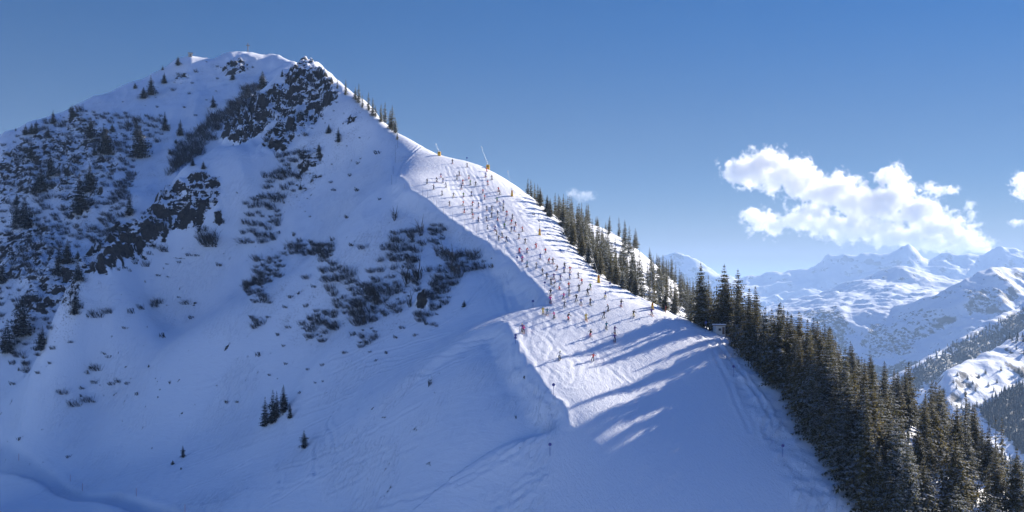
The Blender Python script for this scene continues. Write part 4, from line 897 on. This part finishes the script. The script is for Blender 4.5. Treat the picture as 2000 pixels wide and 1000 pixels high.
PEOPLE=[]
for i,(s,q) in enumerate(tmp):
    pi=s[4]; f=FIG[pi]; o=bpy.data.objects.new('person',None); COL.objects.link(o); o.empty_display_size=.3
    h=1.0+rng.uniform(-.05,.07); sc1=1.12*h; rz=rng.uniform(-.75,.55)+(.3 if pi==2 else -.3 if pi==1 else 0)
    o.location=(q[0],q[1],q[2]-.01); o.scale=(sc1*1.12,sc1*1.12,sc1); o.rotation_euler=(0,{1:-.30,2:.30,5:.12,3:rng.uniform(-.12,.12)}.get(pi,rng.uniform(-.06,.06)),rz)
    e=.8; zx=float((sample(np.array([q[0]+e]),np.array([q[1]]))-sample(np.array([q[0]-e]),np.array([q[1]])))[0])/(2*e); zy=float((sample(np.array([q[0]]),np.array([q[1]+e]))-sample(np.array([q[0]]),np.array([q[1]-e])))[0])/(2*e)
    nl=Matrix.Rotation(-rz,3,'Z')@Vector((-zx,-zy,1)).normalized(); tilt=Vector((0,0,1)).rotation_difference(nl).to_euler()
    def part(nm,me,mat=None,t=False):
        c=bpy.data.objects.new(nm,me); COL.objects.link(c); c.parent=o
        if mat is not None: c.material_slots[0].link='OBJECT'; c.material_slots[0].material=mat
        if t: c.rotation_euler=tilt
        return c
    hc=HEL[(i*5+i//7)%8]
    part('body',f[0]); part('jacket',f[1],CM[s[2]]); part('trousers',f[2],CM[s[3]]); part('helmet',f[3],CM[hc]); part('goggles',f[4])
    for m in f[5]: part('ski_boot',m,None,True)
    for m in f[6]: part('ski',m,SKIM[i%3],True)
    for m in f[7]: part('ski_pole',m)
    same=sorted(comb[(s[2],s[3])],key=lambda a:a[1]); k=same.index(s)+1
    jk='%s jacket and %s trousers'%(s[2],s[3]) if s[2]!=s[3] else 'all %s ski clothes'%s[2]
    o['label']='skier in %s'%jk + (', %s so dressed counting down the run'%ordw(k) if len(same)>1 else ' on the sunlit run'); o['category']='person'; o['group']='skiers on the run'
    PEOPLE.append(o)
print('people',len(PEOPLE))
# ------------------------------------------------------------------ things along the run
YEL=plain('yellow_padding',(.80,.42,.01),.6,0,.12,3.0); STEEL=plain('galvanised_steel',(.26,.27,.29),.4,.6,.15,5); DARKM=plain('dark_plastic',(.03,.03,.035),.5); BLUE=plain('piste_blue',(.01,.03,.22),.4,0,.08); REDM=plain('stake_red',(.55,.10,.05),.6); WOODM=plain('weathered_wood',(.16,.10,.065),.8,0,.35,5); WHITEP=plain('white_boards',(.62,.60,.56),.7,0,.12,5); ROOFS=plain('roof_snow',(.82,.84,.88),.6); REDP=plain('red_print',(.5,.02,.02),.6); PALEW=plain('pale_wood',(.5,.44,.36),.8,0,.15,4)
def mesh_of(name,V,Fc,mat,smooth=False):
    me=bpy.data.meshes.new(name); me.from_pydata([tuple(v) for v in V],[],Fc); me.materials.append(mat)
    if smooth: me.polygons.foreach_set('use_smooth',[True]*len(me.polygons))
    return me
def boxm(name,x0,x1,y0,y1,z0,z1,mat,bev=.0,taper=1.0):
    bm=bmesh.new(); bmesh.ops.create_cube(bm,size=1); 
    for v in bm.verts:
        t=taper if v.co.z>0 else 1; v.co=Vector(((x0+x1)/2+v.co.x*(x1-x0)*t,(y0+y1)/2+v.co.y*(y1-y0)*t,z0 if v.co.z<0 else z1))
    if bev: bmesh.ops.bevel(bm,geom=bm.edges[:],offset=bev,segments=2,profile=.6,affect='EDGES')
    me=bpy.data.meshes.new(name); bm.to_mesh(me); bm.free(); me.materials.append(mat); return me
def empty(name,loc,label,cat,group=None,rz=0):
    o=bpy.data.objects.new(name,None); COL.objects.link(o); o.location=loc; o.rotation_euler=(0,0,rz); o.empty_display_size=.5; o['label']=label; o['category']=cat
    if group: o['group']=group
    return o
def at(px,py,dy=0):
    for k in range(12):
        q=rayhit([px],[py+k*.7])[0]
        if not np.isnan(q[0]): break
    return q
def snow_lance(px,py,tx,ty,ph,label,boxy=False):
    """padded foot and lance; px,py foot, tx,ty where the lance's tip shows"""
    q=at(px,py); x,y,z=q; o=empty('snow_lance',(x,y,z),label,'snow gun','snow lances along the run')
    s=y/F; H=ph*s; w=H*(.78 if boxy else .42)
    link('base_padding',boxm('base_padding',-w/2,w/2,-w/2,w/2,-.3,H,YEL,.06*H,1.0 if boxy else .62),None,o)
    if boxy: link('printed_mark',boxm('printed_mark',-w*.26,w*.26,-w/2-.02,-w/2-.004,H*.55,H*.78,DARKM),None,o)
    else: link('printed_mark',boxm('printed_mark',-w*.2,w*.2,-w*.44,-w*.40,H*.60,H*.82,REDP),None,o)
    tip=np.array([(tx-px)*s,0.0,(py-ty)*s]); base=np.array([0,0,H*.9]); V=[];Fc=[]; tube(V,Fc,base,base+(tip-base)*.45,.055,.045,8); tube(V,Fc,base+(tip-base)*.45,tip,.038,.028,8)
    link('lance_pipe',mesh_of('lance_pipe',V,Fc,STEEL),None,o)
    V=[];Fc=[]; d=(tip-base)/np.linalg.norm(tip-base); tube(V,Fc,tip-d*.1,tip+d*.55,.09,.11,8); tube(V,Fc,tip+d*.1,tip+d*.2,.15,.15,8); link('nozzle_head',mesh_of('nozzle_head',V,Fc,STEEL),None,o)
    V=[];Fc=[]; tube(V,Fc,(.05,.05,H*.5),(.05,.05,H+1.2),.03,.03,5); link('lever_arm',mesh_of('lever_arm',V,Fc,DARKM),None,o)
snow_lance(858,304,852,283,7.5,'boxy yellow snow lance on the skyline at the top of the run',True)
snow_lance(953,330,941,288,8.5,'boxy yellow snow lance with long tilted pipe on the crest of the run',True)
snow_lance(1000,383,992,337,11,'slender yellow padded snow lance on the right bank below the crest')
snow_lance(1054,459,1052,421,12,'yellow padded snow lance on the bank beside the first spruces')
snow_lance(1169,552,1154,489,14,'tall yellow snow lance leaning before the dark upper wood')
snow_lance(1274,604,1272,535,13,'yellow snow lance with upright pale pipe where bank meets wood')
def marker(px,pt,pb,label,discs=1):
    q=at(px,pb); x,y,z=q; s=y/F; H=max(1.6,(pb-pt)*s); o=empty('piste_marker',(x,y,z),label,'marker pole','round blue marker poles')
    V=[];Fc=[]; tube(V,Fc,(0,0,-.3),(0,0,H),.045,.04,7); link('pole',mesh_of('pole',V,Fc,BLUE),None,o)
    for k in range(discs):
        V=[];Fc=[]; zc=H-.05-k*.62; tube(V,Fc,(0,-.085,zc),(0,-.05,zc),.33,.33,20); link('disc',mesh_of('disc',V,Fc,BLUE),None,o)
marker(1041,588,604,'blue disc marker where the shoulder meets the run')
marker(1007,655,672,'blue marker with two discs beside the pink skier',2)
marker(1081,752,772,'blue disc marker at the lowest tip of the sunlit snow')
marker(1074,870,890,'blue disc marker alone on the shaded lower piste')
marker(1432,716,736,'blue disc marker below the wooden hut')
marker(1528,873,894,'blue disc marker beside the lowest spruces on the snow edge')
marker(1378,630,648,'blue disc marker left of the wooden hut')
marker(1010,503,516,'small blue disc marker at the left edge halfway up the run')
marker(1064,552,564,'small blue disc marker on the left edge just above the shoulder')
marker(1094,488,500,'small blue disc marker on the sunny right bank')
marker(1191,553,569,'small blue disc marker right of the tall snow lance')
marker(912,307,314,'tiny blue disc marker on the crest between two snow lances')
def stake(px,pt,pb,label,mat,group,r=.035):
    q=at(px,pb); x,y,z=q; s=y/F; H=max(1.0,(pb-pt)*s); V=[];Fc=[]; tube(V,Fc,(0,0,-.3),(0,0,H),r,r*.9,6); tube(V,Fc,(0,0,H),(0,0,H+.03),r*1.25,r*1.1,6)
    o=link('slalom_stake' if mat is REDM else 'fence_post',mesh_of('stake',V,Fc,mat),None); o.location=(x,y,z); o['label']=label; o['category']='stake' if mat is REDM else 'post'; o['group']=group
for i,(px,pt,pb) in enumerate([(37.5,887,899),(138,928,940),(162,944,958),(267,954,969),(362,986,1000)]): stake(px,pt,pb,'thin red stake beside the snow road, %s from the left'%ordw(i+1),REDM,'red stakes along the snow road',.05)
stake(1300,598,612,'single red pole before the trunks of the upper wood',REDM,'red poles',.06)
FP=[(790,360,369),(825,371,383),(835,375,387),(846,386,400),(853,393,405),(866,405,418),(884,416,430),(908,430,446),(931,440,455),(954,456,470),(969,468,483),(985,479,495)]
for i,(px,pt,pb) in enumerate(FP): stake(px,pt,pb,'thin grey post on the shaded left edge of the run, %s from the top'%ordw(i+1),STEEL,'grey posts along the left edge',.05)
for i,(px,pt,pb) in enumerate([(777,270,288),(772,284,302),(772,302,318),(768,325,340),(765,342,360)]): stake(px,pt,pb,'thin dark post on the shoulder above the run, %s from the top'%ordw(i+1),DARKM,'dark posts on the shoulder',.05)
# hut at the wood's edge
q=at(1404,653); o=empty('ticket_hut',(q[0],q[1],q[2]),'small white wooden hut with snowy flat roof at the edge of the wood','hut',None,.15); o.scale=(1.25,)*3
link('wall',boxm('wall',-1.0,1.0,-.9,.9,-.6,1.75,WHITEP,.02),None,o); link('window',boxm('window',-.45,.1,-.94,-.905,.75,1.25,DARKM),None,o); link('door',boxm('door',.35,.85,-.93,-.905,0.02,1.5,WOODM),None,o)
link('roof',boxm('roof',-1.2,1.2,-1.15,1.1,1.753,1.9,WOODM,.02),None,o); link('roof_snow',boxm('roof_snow',-1.15,1.15,-1.1,1.05,1.903,2.12,ROOFS,.08),None,o)
# hut and pole on the ridge
q=at(371,111); s=q[1]/F; o=empty('summit_hut',(q[0],q[1]+1,q[2]),'tiny pale hut standing on the left shoulder of the summit ridge','hut',None,.3)
link('wall',boxm('wall',-1.35,1.35,-1.2,1.2,-1,2.6,PALEW,.03),None,o); link('roof',boxm('roof',-1.8,1.8,-1.6,1.6,2.603,2.95,WOODM,.05),None,o); link('door',boxm('door',-.4,.4,-1.24,-1.205,0,1.9,WOODM),None,o); link('window',boxm('window',.65,1.1,-1.24,-1.205,1.1,1.6,DARKM),None,o)
V=[];Fc=[]; q2=at(381,111); tube(V,Fc,(0,0,-.3),(0,0,3.2),.06,.04,6); tube(V,Fc,(0,0,3.2),(0,0,3.3),.09,.05,6); o=link('signal_pole',mesh_of('signal_pole',V,Fc,STEEL),None); o.location=(q2[0],q2[1]+.5,q2[2]); o['label']='thin bare pole just right of the tiny summit hut'; o['category']='pole'
# summit cross
q=at(484,101); s=q[1]/F; Hc=18*s; o=empty('summit_cross',(q[0],q[1]+.6,q[2]),'tall summit cross with stay wires on the snowy top','cross')
link('shaft',boxm('shaft',-.2,.2,-.2,.2,-.5,Hc,WOODM,.02),None,o); link('crossbar',boxm('crossbar',-1.6,1.6,-.16,.16,Hc*.70,Hc*.70+.4,WOODM,.02),None,o)
for a in (-1,1):
    V=[];Fc=[]; tube(V,Fc,(a*.75,0,Hc*.70),(a*.14,0,Hc*.52),.05,.05,5); link('brace',mesh_of('brace',V,Fc,WOODM),None,o)
for a in (-1,1):
    V=[];Fc=[]; tube(V,Fc,(0,0,Hc*.6),(a*1.6,.4,-.4),.02,.02,4); link('stay_wire',mesh_of('stay_wire',V,Fc,STEEL),None,o)
# young trees on the nearest far hillside, one by one
FT=[(1870,805,10),(1878,800,12),(1886,805,13),(1893,797,12),(1900,803,14),(1908,796,13),(1915,800,12),(1924,792,14),(1938,778,10),(1952,790,12),(1960,783,10),(1968,770,11),(1976,764,12),(1985,757,14),(1990,730,12),(1996,737,13),(1947,748,9),(1930,755,9),(1925,730,9),(1912,738,8),(1955,725,10),(1905,765,9),(1900,752,8),(1890,742,8),(1868,760,9),(1862,748,8),(1885,770,10),(1870,735,8),(1941,765,9),(1933,812,11)]
for i,(px,py,hp) in enumerate(FT):
    q=farhit(0,px,py)
    if q is None: print('far tree lost',px,py); continue
    h=hp/F*q[1]*1.25; tm,cm=DARKP[i%4]; o=bpy.data.objects.new('distant_spruce',None); COL.objects.link(o); o.location=(q[0],q[1],q[2]-1); o.scale=(h/15,)*3; o.rotation_euler=(0,0,i*1.3)
    for nm,me_ in (('trunk',tm),('crown',cm)): c=bpy.data.objects.new(nm,me_); COL.objects.link(c); c.parent=o
    o['category']='tree'; o['label']='tiny far spruce on the snowy hillside across the valley, %s in the row'%ordw(sorted(FT).index((px,py,hp))+1); o['group']='far spruces across the valley'
# ------------------------------------------------------------------ haze and clouds
def box_mesh(name,x0,x1,y0,y1,z0,z1):
    v=[(x,y,z) for z in (z0,z1) for y in (y0,y1) for x in (x0,x1)]
    f=[(0,2,3,1),(4,5,7,6),(0,1,5,4),(1,3,7,5),(3,2,6,7),(2,0,4,6)]
    me=bpy.data.meshes.new(name); me.from_pydata(v,[],f); me.update(); return me
hm=bpy.data.materials.new('haze_air'); hm.use_nodes=True; t=hm.node_tree; t.nodes.clear()
ou=t.nodes.new('ShaderNodeOutputMaterial'); pv=t.nodes.new('ShaderNodeVolumePrincipled'); t.links.new(pv.outputs[0],ou.inputs['Volume'])
pv.inputs['Color'].default_value=(.44,.64,.92,1); pv.inputs['Density'].default_value=HAZE; pv.inputs['Anisotropy'].default_value=0.0
HZTOP=700
link('haze',box_mesh('haze',-61000,61000,-56000,67000,-822,HZTOP),hm,kind='stuff')
# ------------------------------------------------------------------ clouds: real volumes above and beyond the haze
def cloud(name,blobs,Y,label,depth=50,dens=.009,nscale=1.0,group=None,gain=1.5,cut=.66):
    s=Y/F; x0=min(b[0]-b[2] for b in blobs)-14; x1=max(b[0]+b[2] for b in blobs)+14; t0=min(b[1]-b[3] for b in blobs)-14; t1=max(b[1]+b[3] for b in blobs)+12
    cxp=(x0+x1)/2; cyp=(t0+t1)/2
    m=bpy.data.materials.new(name+'_vapour'); m.use_nodes=True; m.cycles.volume_step_rate=.35; t=m.node_tree; t.nodes.clear(); L=t.links.new
    ou=t.nodes.new('ShaderNodeOutputMaterial'); pv=t.nodes.new('ShaderNodeVolumePrincipled'); L(pv.outputs[0],ou.inputs['Volume'])
    tc=t.nodes.new('ShaderNodeTexCoord').outputs['Object']
    wn=t.nodes.new('ShaderNodeTexNoise'); wn.inputs['Scale'].default_value=.022*nscale; wn.inputs['Detail'].default_value=2; L(tc,wn.inputs['Vector'])
    wa=t.nodes.new('ShaderNodeVectorMath'); wa.operation='SUBTRACT'; L(wn.outputs['Color'],wa.inputs[0]); wa.inputs[1].default_value=(.5,.5,.5)
    ws=t.nodes.new('ShaderNodeVectorMath'); ws.operation='MULTIPLY_ADD'; L(wa.outputs[0],ws.inputs[0]); ws.inputs[1].default_value=(26/nscale**.5,20,22/nscale**.5); L(tc,ws.inputs[2]); P_=ws.outputs[0]
    cur=None
    for bx,by,rx,ry in blobs:
        a=t.nodes.new('ShaderNodeVectorMath'); a.operation='SUBTRACT'; L(P_,a.inputs[0]); a.inputs[1].default_value=(bx-cxp,0,cyp-by)
        b=t.nodes.new('ShaderNodeVectorMath'); b.operation='MULTIPLY'; L(a.outputs[0],b.inputs[0]); b.inputs[1].default_value=(1/rx,1/max(18,min(depth*.8,(rx+ry)*.6)),1/ry)
        c=t.nodes.new('ShaderNodeVectorMath'); c.operation='LENGTH'; L(b.outputs[0],c.inputs[0])
        if cur is None: cur=c.outputs['Value']
        else:
            d=t.nodes.new('ShaderNodeMath'); d.operation='SMOOTH_MIN'; L(cur,d.inputs[0]); L(c.outputs['Value'],d.inputs[1]); d.inputs[2].default_value=.25; cur=d.outputs[0]
    nn=t.nodes.new('ShaderNodeTexNoise'); nn.inputs['Scale'].default_value=.045*nscale; nn.inputs['Detail'].default_value=6; nn.inputs['Roughness'].default_value=.64; L(tc,nn.inputs['Vector'])
    q=t.nodes.new('ShaderNodeMath'); q.operation='MULTIPLY_ADD'; L(nn.outputs['Fac'],q.inputs[0]); q.inputs[1].default_value=4.6; q.inputs[2].default_value=-2.3+cut-.5
    r=t.nodes.new('ShaderNodeMath'); r.operation='SUBTRACT'; L(q.outputs[0],r.inputs[0]); L(cur,r.inputs[1])
    r2=t.nodes.new('ShaderNodeMath'); r2.operation='ADD'; L(r.outputs[0],r2.inputs[0]); r2.inputs[1].default_value=.85
    g=t.nodes.new('ShaderNodeMath'); g.operation='MULTIPLY'; g.use_clamp=True; L(r2.outputs[0],g.inputs[0]); g.inputs[1].default_value=gain
    h=t.nodes.new('ShaderNodeMath'); h.operation='MULTIPLY'; L(g.outputs[0],h.inputs[0]); h.inputs[1].default_value=dens
    L(h.outputs[0],pv.inputs['Density']); pv.inputs['Color'].default_value=(1,1,1,1); pv.inputs['Anisotropy'].default_value=.35
    X0=x0-cxp;X1=x1-cxp;Z0_=cyp-t1;Z1_=cyp-t0
    o=link(name,box_mesh(name,X0,X1,-depth,depth,Z0_,Z1_),m); o.scale=(s,s,s); o.location=((cxp-1000)*s,Y,(HZ-cyp)*s)
    o['label']=label; o['category']='cloud'
    if group: o['group']=group
    return o
CB=[(1430,343,22,13),(1460,335,34,26),(1500,322,42,28),(1535,342,42,32),(1570,362,45,28),(1605,374,40,26),(1640,372,38,28),(1668,388,45,30),(1705,402,48,32),(1738,350,24,22),(1750,388,36,36),(1785,412,46,30),(1822,442,48,28),(1862,462,45,22),(1892,480,38,15),(1915,490,24,8),(1475,424,28,16),(1505,440,34,20),(1545,428,30,14),(1580,428,40,20),(1600,412,24,18),(1630,442,48,22),(1690,450,58,24),(1750,462,60,20),(1810,474,60,14)]
cloud('cloud',CB,24500,'large white sunlit cloud in two arms above the far range')
cloud('small_cloud',[(1814,364,12,8),(1832,372,22,8),(1856,372,18,7)],25000,'small torn cloud just right of the big one',30,.0035,2.0,'small clouds')
cloud('small_cloud',[(1893,403,8,12),(1900,420,7,9),(1912,438,6,6)],25000,'thin upright wisp of cloud right of the big one',20,.0025,2.2,'small clouds')
cloud('small_cloud',[(1996,352,16,14),(2006,368,20,18)],25000,'white cloud cut off by the picture border',24,.010,2.0,'small clouds')
cloud('small_cloud',[(1985,435,13,6)],25000,'tiny low cloud above the far peaks near the border',16,.0035,2.4,'small clouds')
cloud('small_cloud',[(1120,378,12,8),(1142,383,22,9)],25000,'faint cloud rising behind the upper wood',24,.0012,2.0,'small clouds')
# ------------------------------------------------------------------ camera, sun, sky
cd=bpy.data.cameras.new('camera'); cam=bpy.data.objects.new('camera',cd); COL.objects.link(cam); sc.camera=cam
cam.rotation_euler=(math.pi/2,0,0); cd.sensor_width=36; cd.lens=36*F/2000; cd.shift_y=(HZ-500)/2000; cd.clip_start=1; cd.clip_end=90000
ld=bpy.data.lights.new('sun','SUN'); lo=bpy.data.objects.new('sun',ld); COL.objects.link(lo); ld.energy=5.0; ld.angle=R(.5); ld.color=(1.0,.92,.82)
lo.rotation_euler=Vector(SUN).to_track_quat('Z','Y').to_euler()
w=bpy.data.worlds.new('World'); sc.world=w; w.use_nodes=True; nt=w.node_tree
sky=nt.nodes.new('ShaderNodeTexSky'); sky.sky_type='NISHITA'; sky.sun_disc=False; sky.sun_elevation=SUN_EL; sky.sun_rotation=SUN_AZ; sky.altitude=1700
sky.air_density=1.0; sky.dust_density=0.0; sky.ozone_density=6.0
bg=nt.nodes['Background']
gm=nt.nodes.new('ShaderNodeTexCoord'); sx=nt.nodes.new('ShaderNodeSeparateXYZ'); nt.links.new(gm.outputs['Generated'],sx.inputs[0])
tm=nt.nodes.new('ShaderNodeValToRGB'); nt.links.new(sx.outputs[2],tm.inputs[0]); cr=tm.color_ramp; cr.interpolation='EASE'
cr.elements[0].position=0; cr.elements[0].color=(.66,.47,.40,1); cr.elements[1].position=.62; cr.elements[1].color=(.47,.86,1.52,1)  # sky tint; blue overhead, out of view, boosted to brighten the shaded snow
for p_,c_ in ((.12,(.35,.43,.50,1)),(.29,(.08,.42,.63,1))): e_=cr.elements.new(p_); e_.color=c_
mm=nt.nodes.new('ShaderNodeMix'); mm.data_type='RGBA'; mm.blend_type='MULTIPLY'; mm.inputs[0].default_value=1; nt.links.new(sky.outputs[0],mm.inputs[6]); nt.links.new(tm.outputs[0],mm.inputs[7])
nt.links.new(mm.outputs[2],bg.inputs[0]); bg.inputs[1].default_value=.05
vs=sc.view_settings; vs.view_transform='Standard'; vs.look='None'; vs.gamma=1; vs.use_curve_mapping=False; vs.exposure=1.12
sc.cycles.volume_step_rate=1.0; sc.cycles.volume_bounces=6; sc.cycles.max_bounces=12
